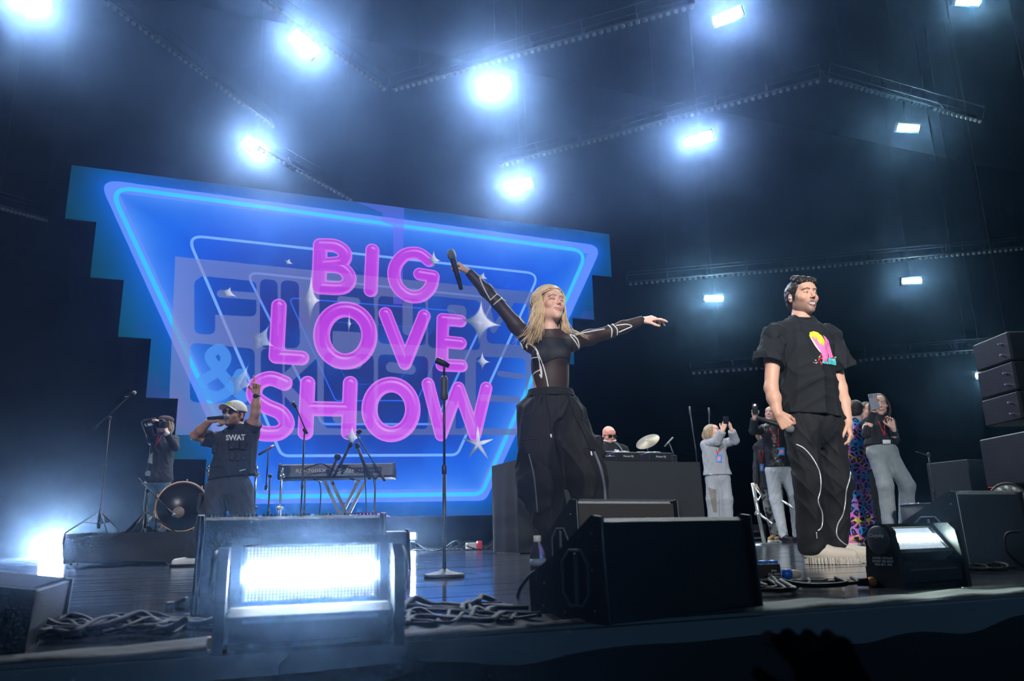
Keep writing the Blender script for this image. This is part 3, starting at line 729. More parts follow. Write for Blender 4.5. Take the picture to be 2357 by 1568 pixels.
# ------------------------------------------------------------ wedge monitors
CAB = mat('black_textured_cabinet', (.005, .008, .011), .5, 0, .4, bump=(120, .25, 2))
GRL = mat('black_mesh_grille', (.004, .005, .006), .8, 0, .15, bump=(260, .6, 2))
RUB = mat('scuffed_pale_edge', (.13, .15, .17), .6)
CHR = mat('chrome', (.75, .77, .8), .18, 1.0)
DKM = mat('dark_stand_metal', (.03, .033, .038), .38, .6)
def wedge(o, yaw, W, H, Dp, label, front=.10, mid=.6, handles=True, ribs=False, face=None, group='wedge monitors on the stage'):
    t = empty('wedge_monitor', label, 'speaker', o, group=group); o = np.array(o, float); Rz = np.array(Matrix.Rotation(yaw, 3, 'Z'))
    Q = lambda a, b_, z: o + Rz @ np.array([a, b_, z])
    pr = [(0, 0), (.012, H-.01), (.03, H), (Dp*mid, H*.62), (Dp, front), (Dp-.01, 0)]
    b = MB(); b.prism([Q(-W/2+.012, y, z) for y, z in pr], (0,0,0), Rz @ np.array([W-.024, 0, 0])); b.build('cabinet', face or CAB, t)
    # side cheeks, slightly proud, with pale worn edges
    pc = [(-.012, -.0), (.0, H+.004), (.03, H+.008), (Dp*mid, H*.62+.01), (Dp+.006, front+.006), (Dp, 0)]
    for s in (-1, 1):
        x0 = s*W/2 - .008
        b = MB(); b.prism([Q(x0, y, z) for y, z in pc], (0,0,0), Rz @ np.array([.016, 0, 0])); ck = b.build('side_panel', CAB, t)
        b = MB(); b.tube([Q(s*(W/2+.001), -.013, .005), Q(s*(W/2+.001), -.002, H+.002)], .0022, 5); b.build('worn_edge', RUB, ck)
        if handles:
            hx = s*(W/2+.009); cyy_, cz_ = Dp*.33, H*.42; hw, hh = Dp*.17, H*.27
            ring = [(-hw, -hh*.6), (-hw*.5, -hh), (hw*.5, -hh), (hw, -hh*.5), (hw, hh*.6), (hw*.4, hh), (-hw*.5, hh), (-hw, hh*.5)]
            b = MB(); b.tube([Q(hx, cyy_+y, cz_+z) for y, z in ring + ring[:1]], .005, 6, cap=False); hd = b.build('handle_rim', EDGE, ck)
            b = MB(); b.prism([Q(hx-.004*s, cyy_+y*.93, cz_+z*.93) for y, z in ring], (0,0,0), Rz @ np.array([s*.003, 0, 0])); b.build('handle_recess', BLACK, ck)
            b = MB(); b.box(Q(hx+.002*s, cyy_-.005, cz_), (.004, .006, hh*.9), Rz, bev=.002); b.build('handle_bar', EDGE, ck)
        b = MB()
        for (y, z) in ((.03, .03), (.03, H*.85), (Dp*.8, .03), (Dp*.78, H*.35), (Dp*.5, .02), (.035, H*.5)): b.lathe([(.004, 0), (.0035, .002)], Q(s*(W/2+.008), y, z), Rz @ np.array([s, 0, 0]), 8)
        b.build('screws', RUB, ck, kind='stuff')
    if ribs:
        b = MB(); n = int(W/.012)
        for i in range(n): b.box(Q(-W/2+.02+(W-.04)*(i+.5)/n, .004, H+.003), (.0035, .006, .004), Rz)
        b.build('grille_teeth', RUB, t, kind='stuff')
    b = MB(); a1 = np.array([.04, H-.006]); a2 = np.array([Dp*mid-.01, H*.62+.004]); a3 = np.array([Dp-.01, front+.004])
    for (p, q_) in ((a1, a2), (a2, a3)): b.prism([Q(-W/2+.02, p[0], p[1]), Q(W/2-.02, p[0], p[1]), Q(W/2-.02, q_[0], q_[1]), Q(-W/2+.02, q_[0], q_[1])], (0,0,0), (0,0,.006))
    b.build('grille', GRL, t); return t
wedge((1.18, 1.817, 0), math.radians(13), .555, .250, .30, 'large black wedge monitor at the stage edge, right in front of the woman', ribs=False)
GRY = mat('lit_grey_cabinet', (.07, .066, .062), .6, bump=(90, .3, 3))  # light on the rear face put into this paler grey-brown
p = at(1452, 1225, 3.25); wedge((p[0], p[1], 0), math.radians(14), .56, .335, .30, 'wedge monitor with lit back painted grey-brown, standing right behind the large black one', ribs=True, face=GRY, handles=True)
wedge((.262, 2.60, 0), math.radians(-4), .56, .287, .46, 'wide black wedge monitor behind the blazing strobe at the stage edge', ribs=True)
p = at(2262, 1215, 4.05); wedge((p[0]-.1, p[1]-.15, 0), math.radians(4), .50, .36, .50, 'black wedge monitor with haze-lit grille, behind the strobe at the right edge', ribs=True)
wedge((-.80, 2.2, 0), math.radians(-90), .50, .24, .47, 'black wedge monitor cut by the left edge of the frame', front=.12, mid=.55)
p = at(902, 1250, 5.2); wedge((p[0], p[1], 0), math.radians(35), .34, .25, .30, 'small black wedge monitor further back, right of the blazing strobe', handles=False)

# ------------------------------------------------------------ microphone stands and microphones
def mic(parent_or_none, a, b_, label=None, head=CHR, hr=.025, body=None, name='microphone', cat='microphone', group=None):
    """hand-held microphone, tail a -> head b"""
    a = np.array(a, float); b_ = np.array(b_, float); d = nv(b_-a); L_ = np.linalg.norm(b_-a)
    if parent_or_none is None: t = empty(name, label, cat, a, group=group)
    else: t = parent_or_none
    m = MB(); m.lathe([(.010, 0), (.0125, .004), (.0125, L_*.16), (.014, L_*.17), (.016, L_*.5), (.0185, L_*.72), (.0185, L_*.76)], a, d, 16); m.build('handle', body or BLACK, t)
    m = MB(); m.lathe([(.019, L_*.76), (hr*.95, L_*.80), (hr, L_*.86), (hr*.9, L_*.93), (hr*.6, L_*.985), (.004, L_)], a, d, 18); m.build('head', head, t)
    return t
MESHB = mat('mic_head_mesh', (.25, .27, .28), .45, .8, bump=(500, .6, 2))
def pole(b, a, c, r=.009, n=8): b.tube([a, c], r, n)
# round-base straight stand in the middle
g = np.array([1.174, 4.058, 0]); top = at(1014, 868, g @ FHV); top = np.array([g[0], g[1], top[2]])
t = empty('microphone_stand', 'straight microphone stand with round base and empty clip, alone on the open floor', 'microphone stand', g)
b = MB(); b.lathe([(.105, 0), (.105, .016), (.10, .020), (.03, .034), (.014, .045), (.002, .046)], g, UP, 36); b.build('round_base', mat('base_iron', (.05,.05,.055), .5, .4), t)
b = MB(); pole(b, g + UP*.04, g + UP*top[2]*.52, .0105, 12); pole(b, g + UP*top[2]*.5, top, .007, 12); b.lathe([(.012, 0), (.014, .01), (.014, .04), (.011, .05)], g + UP*(top[2]*.50), UP, 12); b.build('pole', DKM, t)
b = MB(); b.lathe([(.012, 0), (.021, .008), (.022, .035), (.017, .06), (.021, .09), (.02, .125), (.012, .135)], g + UP*(top[2]-.13), UP, 16); b.build('grip', mat('grey_rubber_grip', (.06,.065,.07), .5), t)
b = MB(); c0 = top + UP*.03; b.tube([top, c0, c0+UP*.025], .007, 8); b.lathe([(.012, -.03), (.018, .0), (.019, .045), (.016, .05)], c0 + UP*.045, nv(-RIGHT*.9 + UP*.45), 14); b.build('clip', BLACK, t)
def tripod(b, g, r=.28, h=.22, ang=0):
    for k in range(3):
        a = ang + 2*PI*k/3; b.tube([g + UP*h, g + np.array([math.cos(a)*r, math.sin(a)*r, .012])], .007, 6); b.tube([g + UP*h*.45, g + np.array([math.cos(a)*r*.5, math.sin(a)*r*.5, h*.52])], .004, 5)
    b.tube([g + UP*.05, g + UP*(h+.05)], .014, 8)
def boomstand(gz, px_base, D, knee, ends, label, ang=.3, micp=None, r=.30, thick=.008):
    """stand: tripod at px_base on height gz, pole to pixel 'knee', boom between two pixels"""
    k = at(*knee, D); g = np.array([k[0], k[1], gz]); t = empty('microphone_stand', label, 'microphone stand', g)
    b = MB(); tripod(b, g, r, .22, ang); b.build('tripod_base', DKM, t); b = MB(); b.tube([g + UP*.2, k], thick, 8); b.lathe([(.013, 0), (.013, .05)], g + UP*((k[2]-gz)*.55+.0), UP, 8); b.build('pole', DKM, t)
    if ends:
        b = MB(); A, B_ = at(*ends[0], D), at(*ends[1], D-.05); b.tube([A, B_], thick*.8, 8); b.sphere(k, .02, 6); b.tube([A, A+(B_-A)*.12], .013, 8); b.build('boom_arm', DKM, t)
    if micp:
        A, B_ = at(*micp[0], D-.05), at(*micp[1], D-.05); mic(None, A, B_, 'microphone clipped on ' + micp[2], head=MESHB, hr=.021)
    return t
RZ = .30
boomstand(RZ, None, 7.9, (253, 962), ((215, 989), (300, 911)), 'tall boom microphone stand on the draped riser at the left', .9, ((286, 912), (313, 903), 'the tall boom stand at the left'))
boomstand(0, None, 7.0, (701, 990), ((707, 999), (679, 932)), 'black boom microphone stand rising behind the left end of the keyboard', .4, ((682, 938), (672, 926), 'the boom stand behind the keyboard'))
boomstand(0, None, 7.6, (864, 1100), ((886, 1108), (820, 1000)), 'black boom microphone stand leaning over the right half of the keyboard', .2)
boomstand(0, None, 7.2, (703, 1104), None, 'short black stand pole under the keyboard', .5)
boomstand(0, None, 9.6, (1157, 1090), None, 'thin straight microphone stand left of the draped table', .5, ((1157, 1108), (1156, 1086), 'the thin stand left of the draped table'))
boomstand(0, None, 8.2, (2137, 1046), ((2140, 1050), (2108, 1040)), 'thin boom microphone stand in the dark, right of the woman in grey jeans', .5)
boomstand(RZ, None, 8.3, (340, 1130), ((318, 1102), (395, 1180)), 'short boom stand aiming a microphone into the bass drum', .2, ((385, 1172), (402, 1188), 'the short stand at the bass drum'))
for i, (px, y0, D, lab) in enumerate([(589, 1092, 7.3, 'chrome hardware stand beside the man in the white cap, nearest him'), (648, 1096, 7.6, 'chrome hardware stand behind the left end of the keyboard')]):
    k = at(px, y0, D); g = np.array([k[0], k[1], 0]); t = empty('cymbal_stand', lab, 'stand', g)
    b = MB(); tripod(b, g, .26, .30, .3+i); b.build('tripod_base', CHR, t); b = MB(); b.tube([g+UP*.3, k], .010, 8); b.tube([k, k+UP*.08], .014, 8)
    b.build('tube', CHR, t); b = MB(); b.sphere(g+UP*(k[2]*.62), .024, 6, (1.6,1,.8)); b.build('clamp', CHR, t); b = MB(); b.sphere(k, .026, 6, (1.3,1,1)); b.build('clamp', CHR, t)
t = boomstand(0, None, 7.1, (622, 1096), ((612, 1128), (618, 1040)), 'chrome-topped stand holding a slanted pencil microphone left of the keyboard', .4)
A, B_ = at(595, 1047, 7.05), at(636, 1023, 7.05); m_ = empty('pencil_microphone', 'slim silver pencil microphone with red ring left of the keyboard', 'microphone', A)
b = MB(); b.lathe([(.011, 0), (.011, .15), (.008, .16)], A, B_-A, 10); b.build('barrel', mat('satin_nickel', (.5,.5,.5), .35, .9), m_)
b = MB(); b.lathe([(.0115, .12), (.0115, .14)], A, B_-A, 10); b.build('ring', mat('red_ring', (.6,.02,.03), .5), m_)

# ------------------------------------------------------------ keyboard on its X stand
A = at(640, 1092, 7.95); B_ = at(908, 1092, 8.05); A[2] = B_[2] = .80; xk = nv(B_-A); KL = np.linalg.norm(B_-A); mid = (A+B_)/2; yk = np.cross(UP, xk)
kt = empty('keyboard', 'black stage piano seen from behind on an X stand', 'keyboard', mid - UP*.0); KQ = lambda a, b_, z: mid + xk*a + yk*b_ + UP*z
KB = mat('keyboard_shell', (.03, .034, .04), .42); b = MB()
b.prism([KQ(-KL/2, y, z) for y, z in [(-.02, .02), (0, .135), (.06, .15), (.30, .07), (.32, .0), (.0, 0)]], (0,0,0), xk*KL); b.build('body', KB, kt)
for s in (-1, 1):
    b = MB(); b.prism([KQ(s*KL/2 - (.02 if s > 0 else .0), y, z) for y, z in [(-.03, .015), (-.005, .145), (.06, .16), (.31, .08), (.33, -.005), (.0, -.005)]], (0,0,0), xk*.02); b.build('end_cheek', BLACK, kt)
b = MB()
for k in range(52): b.box(KQ(-KL/2+.04+k*(KL-.08)/52, .25, .098), ((KL-.08)/52*.46, .07, .006), np.array([xk, yk, UP]).T)
b.build('white_keys', mat('ivory_keys', (.7,.7,.68), .3), kt, kind='stuff')
up_k = nv(np.array([0,0,1.0])*.985 + yk*.17)
place_text('model_lettering', 'RD-700SX', .055, KQ(-KL*.22, -.012, .075), xk, up_k, WHT, kt, sx=1.3)
place_text('brand_lettering', 'Roland', .075, KQ(KL*.10, -.012, .072), xk, up_k, WHT, kt, sx=1.1)
b = MB(); b.box(KQ(KL*.27, -.012, .07), (.14, .004, .035), np.array([xk, yk, UP]).T); b.build('socket_panel', BLACK, kt)
b = MB()
for k in range(9): b.lathe([(.009, 0), (.009, .006), (.004, .007)], KQ(KL*.27-.12+k*.03, -.018, .07), -yk, 8)
b.build('sockets', RUB, kt, kind='stuff')
st = empty('keyboard_stand', 'grey double-braced X stand under the keyboard', 'stand', (mid[0], mid[1], 0)); LEGM = mat('stand_grey_tube', (.10,.115,.13), .4, .3)
for i, (xa, xb) in enumerate([(-.13, .25), (-.06, .32), (.22, -.16), (.29, -.09)]):
    b = MB(); b.box(mid*[1,1,0] + xk*(xa+xb)/2 + UP*.39 + yk*(.05+.02*(i//2)), (.016, .012, math.hypot(xb-xa, .78)/2), np.array([nv(np.cross(yk, nv(xk*(xa-xb)+UP*.78))), yk, nv(xk*(xa-xb) + UP*.78)]).T); b.build('leg', LEGM, st)
for xo in (-.20, .16):
    b = MB(); b.tube([KQ(xo, -.10, -.013), KQ(xo, .28, -.013)], .013, 8); b.tube([KQ(xo, -.105, -.013), KQ(xo, -.06, -.013)], .017, 8); b.build('top_arm', BLACK, st)
t = empty('tablet_holder', 'black folding holder of crossed tubes clamped over the keyboard', 'holder', KQ(.05, -.03, .1))
b = MB(); b.tube([at(780, 1078, 7.85), at(806, 1024, 7.8)], .015, 8); b.tube([at(805, 1030, 7.8), at(808, 1018, 7.8)], .022, 8); b.build('arm', BLACK, t)
b = MB(); b.tube([at(852, 1104, 7.85), at(822, 1026, 7.8)], .017, 8); b.tube([at(824, 1032, 7.8), at(821, 1020, 7.8)], .023, 8); b.build('arm', BLACK, t)
b = MB(); b.tube([at(757, 1100, 7.85), at(778, 1050, 7.85)], .014, 8); b.sphere(at(777, 1052, 7.8), .035, 6); b.build('arm', BLACK, t)
b = MB(); b.lathe([(.02, 0), (.024, .02), (.02, .05)], at(822, 998, 7.6), nv(RIGHT*.6+UP*.5), 12); tag(b.build('microphone_clip', BLACK), 'black microphone clip at the tip of the boom over the keyboard', 'clip')

# ------------------------------------------------------------ draped drum riser with casters, bass drum
DRP = mat('grey_black_drape', (.03, .032, .036), .85, bump=(30, .3, 3))
rx0, rx1, ry = atY(152, 1232, 7.9)[0], 1.4, 7.9
t = empty('drum_riser', 'low rolling riser wrapped in dark grey cloth at the left', 'riser', ((rx0+rx1)/2, ry+1.5, 0))
b = MB(); b.box(((rx0+rx1)/2, ry+1.5, .26), ((rx1-rx0)/2, 1.49, .03)); b.box(((rx0+rx1)/2, ry+1.5, .12), ((rx1-rx0)/2-.04, 1.45, .06)); b.build('deck', BLACK, t)
n = 90; V = []; F = []
for i in range(n+1):
    x = rx0 + (rx1-rx0)*i/n
    for j in range(9):
        k = j/8; z = .297 - .25*k; y = ry - .02 - .03*math.sin(x*3+k*2.5)*k - .018*math.sin(x*9-k*5)*k - .02*k; V.append((x, y, z + .012*math.sin(x*6)*k))
for i in range(n):
    for j in range(8): a = i*9+j; F.append((a, a+1, a+10, a+9))
link('front_drape', fast_mesh('front_drape', np.array(V), F), DRP, t)
V = []; F = []
for i in range(31):
    y = ry - .02 + 3*i/30
    for j in range(9): k = j/8; V.append((rx0 - .015 - .02*math.sin(y*5+k*3)*k, y, .297-.25*k))
for i in range(30):
    for j in range(8): a = i*9+j; F.append((a, a+9, a+10, a+1))
link('side_drape', fast_mesh('side_drape', np.array(V), F), DRP, t)
WH = mat('grey_rubber_wheel', (.25,.27,.28), .5)
for x, y in ((rx0+.07, ry+.02), (atY(391, 1297, ry)[0], ry+.02)):
    b = MB(); b.lathe([(.02, -.014), (.042, -.012), (.045, 0), (.042, .012), (.02, .014)], (x, y, .045), (.35, .94, 0), 20); wq = b.build('caster', WH, t)
    b = MB(); b.lathe([(.014, -.018), (.014, .018)], (x, y, .045), (.35, .94, 0), 12); b.box((x, y+.02, .085), (.022, .03, .006)); b.build('fork', CHR, wq)
D = 8.55; kc = at(419, 1166, D); kr = .262; kc[2] = RZ + kr + .01
ax = nv(CAM - kc); ax[2] = 0; ax = nv(ax); side = np.cross(UP, ax); kd = empty('bass_drum', 'black bass drum with copper hoop on the riser', 'drum', (kc[0], kc[1], RZ))
b = MB(); b.lathe([(kr*.97, -.22), (kr*.97, .0)], kc, -ax*-1, 48); b.build('shell', mat('black_shell', (.01,.01,.012), .25, coat=.5), kd)
COP = mat('copper_hoop', (.55, .33, .20), .35, .6); b = MB(); b.tube([kc + ax*.012 + (side*math.cos(a) + UP*math.sin(a))*kr for a in np.linspace(0, 2*PI, 49)], .010, 8, cap=False); b.build('hoop', COP, kd)
b = MB(); b.lathe([(kr*.96, 0), (kr*.95, .006)], kc, ax, 48); b.build('drumhead', mat('black_drumhead', (.012,.013,.016), .3), kd)
b = MB(); b.lathe([(.06, 0), (.06, .004)], kc + ax*.008 + side*-.03 - UP*.06, ax, 24); b.build('port', mat('port_wood', (.35,.27,.22), .6), kd)
for k in range(10):
    a = 2*PI*k/10 + .2; p = kc + (side*math.cos(a) + UP*math.sin(a))*(kr+.014); b = MB(); b.box(p+ax*.005, (.008,.014,.018), np.array([side,ax,UP]).T, bev=.003); b.tube([p+ax*.02, p-ax*.10], .004, 6); b.build('tension_lug', COP, kd)
for s in (-1, 1):
    b = MB(); b.tube([kc + side*s*kr*.98 - UP*.05, np.array([kc[0]+side[0]*s*(kr+.12)+ax[0]*.1, kc[1]+side[1]*s*(kr+.12)+ax[1]*.1, RZ+.01])], .008, 8); b.build('spur', CHR, kd)
p = at(481, 1085, 8.9); t = empty('drum_clamp', 'cluster of chrome and red drum hardware beside the man in the white cap', 'drum hardware', (p[0], p[1], RZ))
b = MB(); b.tube([(p[0], p[1], RZ+.01), p], .010, 8); b.lathe([(.1, 0), (.02, .03)], (p[0], p[1], RZ+.005), UP, 10); b.build('post', CHR, t); b = MB(); b.sphere(p, .03, 6); b.sphere(p+RIGHT*.05, .02, 6); b.sphere(p+UP*.05, .022, 6); b.build('wing_nuts', CHR, t); b = MB(); b.sphere(p+RIGHT*.05-UP*.01-FHV*.02, .018, 6); b.build('red_knob', mat('red_knob', (.7,.03,.05), .4), t)

# ------------------------------------------------------------ draped table with players
TZ = .98; TA = atZ(1612, 1064, TZ); TYf = TA[1]; TX1 = TA[0]; TX0 = atY(1189, 1062, TYf)[0]; tcx = (TX0+TX1)/2
TCL = mat('charcoal_table_cloth', (.018, .022, .026), .85, bump=(25, .25, 3))
t = empty('draped_table', 'long table covered to the floor with charcoal cloth', 'table', (tcx, TYf+.4, 0))
b = MB(); b.box((tcx, TYf+.4, TZ/2-.01), ((TX1-TX0)/2-.03, .37, TZ/2-.01)); b.build('frame', BLACK, t)
V = []; F = []; n = 160; per = [(TX0, TYf+.8), (TX0, TYf), (TX1, TYf), (TX1, TYf+.8)]; Ls = [.8, TX1-TX0, .8]; Lt = sum(Ls)
for i in range(n+1):
    s_ = Lt*i/n; k = 0
    while k < 2 and s_ > Ls[k]: s_ -= Ls[k]; k += 1
    a = np.array(per[k]); c = np.array(per[k+1]); u_2 = (c-a)/Ls[k]; nrm = np.array([u_2[1], -u_2[0]]); p = a + u_2*s_
    for j in range(8):
        q_ = j/7; o_ = (.012*math.sin(s_*7+k) + .007*math.sin(s_*17))*q_*1.2; V.append((p[0]+nrm[0]*o_, p[1]+nrm[1]*o_, TZ - (TZ-.01)*q_))
for i in range(n):
    for j in range(7): a = i*8+j; F.append((a, a+1, a+9, a+8))
m0 = len(V); V += [(TX0, TYf, TZ), (TX1, TYf, TZ), (TX1, TYf+.8, TZ), (TX0, TYf+.8, TZ)]; F.append((m0, m0+1, m0+2, m0+3)); link('cloth', fast_mesh('cloth', np.array(V), F, [True]*(len(F)-1)+[False]), TCL, t)
PLY = mat('player_black', (.015,.017,.02), .35); RIMG = mat('jog_wheel_silver', (.4,.42,.45), .3, .8)
def player(px, label):
    c = atZ(px, 1060, TZ); c[1] = TYf+.28; c[2] = TZ; t = empty('media_player', label, 'music player', c, group='music players on the draped table')
    b = MB(); b.box(c+[0,0,.06], (.16, .20, .055), bev=.01); b.build('casing', PLY, t); b = MB(); b.lathe([(.10, 0), (.10, .012), (.08, .02), (.002, .02)], c+[0,-.03,.115], UP, 28); b.build('jog_wheel', RIMG, t)
    b = MB(); b.box(c+[0,.14,.13], (.12, .02, .025), np.array(Matrix.Rotation(.5, 3, 'X'))); b.build('display', BLACK, t)
    return c, t
c1, t1 = player(1466, 'black media player in the middle of the draped table'); c2, t2 = player(1548, 'black media player at the right end of the draped table')
place_text('lettering', 'Pioneer DJ', .03, c2+[0,-.203,.065], (1,0,0), (0,0,1), WHT, t2); place_text('lettering', 'Pioneer DJ', .03, c1+[0,-.203,.065], (1,0,0), (0,0,1), WHT, t1)
cc = atZ(1405, 1060, TZ); cc[1] = TYf+.28; cc[2] = TZ; t = empty('mixer', 'low black mixer under the hands of the bald man', 'mixer', cc)
b = MB(); b.box(cc+[0,0,.035], (.2, .19, .033), bev=.008); b.build('casing', PLY, t); b = MB()
for k in range(14): b.lathe([(.009, 0), (.007, .02)], cc+[-.16+.025*k, -.08+.06*(k % 3), .068], UP, 8)
b.build('knobs', RIMG, t, kind='stuff')
bx = atZ(1592, 1060, TZ); t = MB(); t.box((bx[0]-.02, TYf+.3, TZ+.05), (.07, .12, .048), bev=.006); tag(t.build('effects_box', PLY), 'small black box at the far right corner of the draped table', 'music equipment')
lp = atZ(1315, 1055, TZ); 
CYM = mat('bronze_cymbal', (.30,.27,.20), .5, .8, bump=(3, .1, 2))
k = at(1491, 1017, 10.6); g = np.array([k[0], k[1], 0]); t = empty('cymbal', 'tilted crash cymbal on a chrome stand behind the draped table', 'cymbal', g); nrm = nv(UP*.83 - RIGHT*.45 - FHV*.55)
b = MB(); b.lathe([(.17, 0), (.168, .003), (.05, .018), (.03, .03), (.012, .036)], k, nrm, 40); b.build('disc', CYM, t)
b = MB(); b.tube([k+UP*-.25, k+nrm*.05], .007, 8); b.tube([g+UP*.02, k-UP*.22], .011, 8); tripod(b, g, .25, .25, 0); b.build('stand', CHR, t)
A, B_ = at(1530, 1028, 10.3), at(1549, 1007, 10.3); t = empty('pencil_microphone', 'slim grey pencil microphone on an arm right of the tilted cymbal', 'microphone', A)
b = MB(); b.lathe([(.011, 0), (.011, np.linalg.norm(B_-A))], A, B_-A, 10); b.build('barrel', mat('grey_barrel', (.25,.27,.28), .4, .6), t); b = MB(); mm = (A+B_)/2; e = at(1553, 1052, 10.2); b.tube([mm, e, np.array([e[0], e[1], .02])], .008, 6); b.lathe([(.12, 0), (.02, .03)], (e[0], e[1], .0), UP, 12); b.build('arm', DKM, t)
for i, (a, c, lab) in enumerate([((1605, 1060), (1588, 945), 'thin drooping black cable and boom at the right end of the draped table'), ((1636, 1180), (1632, 948), 'thin tall stand behind the woman in the grey tracksuit')]):
    q0, q1 = at(*a, 11.2), at(*c, 11.2); g = np.array([q0[0], q0[1], 0]); t = empty('microphone_stand', lab, 'microphone stand', g); b = MB(); tripod(b, g, .25, .2, i); b.build('tripod_base', DKM, t); b = MB(); b.tube([g+UP*.2, at(a[0]-3, 1040, 11.2), q1], .009, 6); b.build('pole', DKM, t)
    b = MB(); b.lathe([(.013, 0), (.013, .12)], q1 - UP*.06, UP, 8); b.build('mic_tip', RUB, t)

# ------------------------------------------------------------ right side: hanging speakers, stacked speakers, par lamp, stand, steps
A0 = at(2276, 778, 6.4); 
for k in range(3):
    p0_ = at(2276 + k*11, 778 + k*66, 6.4); p1_ = at(2276+(k+1)*11, 778 + (k+1)*66, 6.4); hh = (p0_[2]-p1_[2])/2-.006; c = (p0_+p1_)/2
    t = empty('hanging_speaker', ['topmost', 'middle', 'lowest'][k] + ' speaker cabinet of the hanging array at the right edge', 'speaker', c, group='hanging speaker array')
    Rk = np.array([RIGHT, FHV, UP]).T
    b = MB(); b.box(c + RIGHT*.45, (.45, .25, hh), Rk, bev=.012); b.build('cabinet', CAB, t); b = MB(); b.box(c + RIGHT*.45 - FHV*.255, (.43, .006, hh*.86), Rk); b.build('grille', GRL, t)
    b = MB()
    for z in (-.5, .3): b.box(c - RIGHT*.012 - FHV*.15 + UP*hh*z, (.016, .012, .008), Rk, bev=.003)
    b.build('rigging_pin', CHR, t)
    if k == 0: hanger(t, c + RIGHT*.15 + UP*hh, c + RIGHT*.75 + UP*hh)
p = at(2312, 1000, 6.1); t = empty('speaker_stack', 'tall mesh-fronted subwoofer stack under the hanging speakers', 'speaker', (p[0], p[1], 0)); Rk = np.array([RIGHT, FHV, UP]).T
for i, (z0, z1) in enumerate([(0, .48), (.49, p[2])]):
    b = MB(); b.box(np.array([p[0], p[1], (z0+z1)/2]) + RIGHT*(.5+.06*(1-i)), (.5, .35, (z1-z0)/2-.004), Rk, bev=.01); q_ = b.build('cabinet', CAB, t); b = MB(); b.box(np.array([p[0], p[1], (z0+z1)/2]) + RIGHT*(.5+.06*(1-i)) - FHV*.352, (.48, .004, (z1-z0)/2-.03), Rk); b.build('mesh_grille', GRL, q_)
pr = at(2322, 1152, 5.3); pr_ax = nv(CAM - pr + RIGHT*-.8); t = empty('par_lamp', 'round multi-lens par lamp, unlit, in front of the subwoofer stack', 'stage light', (pr[0], pr[1], 0))
b = MB(); b.lathe([(.09, -.16), (.115, -.10), (.12, 0), (.11, .012)], pr, pr_ax, 28); b.build('housing', BLACK, t); b = MB(); b.lathe([(.105, .004), (.10, .014)], pr, pr_ax, 28); b.build('lens_plate', mat('grey_lens_plate', (.2,.22,.22), .3, .3), t)
ua = nv(np.cross(UP, pr_ax)); va = np.cross(pr_ax, ua)
for rr_, nn in ((.0, 1), (.045, 6), (.083, 12)):
    for k in range(nn):
        a = 2*PI*k/nn; b = MB(); b.sphere(pr + pr_ax*.016 + (ua*math.cos(a) + va*math.sin(a))*rr_, .014, 5); b.build('lens', mat('clear_lens', (.6,.65,.65), .08, .1) if 'clear_lens' not in bpy.data.materials else bpy.data.materials['clear_lens'], t)
b = MB(); b.tube([pr+ua*.13, pr+ua*.13-UP*(pr[2]-.03)], .01, 6); b.tube([pr-ua*.13, pr-ua*.13-UP*(pr[2]-.03)], .01, 6); b.box((pr[0], pr[1], .02), (.16,.08,.018)); b.build('floor_bracket', BLACK, t)
p = at(2285, 1074, 9.5); t = empty('equipment_rack', 'dark equipment rack with small white and red indicator strips', 'rack', (p[0], p[1]+.3, 0)); b = MB(); b.box((p[0]+.1, p[1]+.45, (p[2]+.1)/2), (.32, .3, (p[2]+.1)/2), bev=.01); b.build('case', BLACK, t)
for q_, c, s_ in (((2270, 1074), (1,.95,.9), 3.5), ((2290, 1073), (1,.95,.9), 3.5), ((2284, 1121), (.8,.05,.03), .6), ((2307, 1121), (.8,.05,.03), .6)):
    c_ = at(*q_, 9.35); b = MB(); b.box(c_, (.045 if q_[0] != 2270 else .02, .01, .009), Rk); b.build('indicator_light', glowmat('indicator_glow', c, s_), t)
for i, (px, py, r_) in enumerate([(2140, 1160, .26), (2250, 1145, .14)]):
    c = at(px, py, 7.4); t = empty('floor_drum', ['large', 'smaller'][i] + ' dark drum with thin chrome rim in the shadows at the right', 'drum', (c[0], c[1], 0)); zt = c[2] if i == 0 else c[2]+.02
    b = MB(); b.lathe([(r_*.97, 0), (r_*.97, zt)], (c[0], c[1], 0.0), UP, 32); b.build('shell', BLACK, t); b = MB(); b.tube([(c[0]+r_*math.cos(a), c[1]+r_*math.sin(a), zt) for a in np.linspace(0, 2*PI, 33)], .007, 6, cap=False); b.build('rim', CHR, t)
# silver lighting stand and folded steps
A = at(1732, 1112, 9.8); g = np.array([A[0]+.09, A[1], 0]); t = empty('truss_stand', 'silver tubular lighting stand behind the man in the black leather top', 'stand', g); ALU = mat('silver_tube', (.55,.58,.58), .3, .9)
b = MB(); b.tube([g+UP*.02, A], .024, 10); b.build('main_tube', ALU, t); b = MB(); b.tube([at(1735,1120,9.8), at(1752,1140,9.7), at(1745,1152,9.7), at(1738,1145,9.7)], .012, 8); b.build('coil', ALU, t)
b = MB(); b.tube([at(1745, 1182, 9.8), at(1778, 1206, 9.6)], .015, 8); b.tube([at(1738, 1181, 9.8), at(1752, 1186, 9.8)], .022, 8); b.build('brace', ALU, t); b = MB(); b.tube([at(1800, 1153, 9.9), at(1832, 1173, 9.8)], .014, 8); b.build('upper_brace', ALU, t); b = MB(); b.box(g+UP*.012, (.14,.14,.012)); b.build('foot_plate', ALU, t)
p = atY(1728, 1222, 10.5); t = empty('step_unit', 'small grey folding steps left of the silver lighting stand', 'steps', (p[0], p[1], 0))
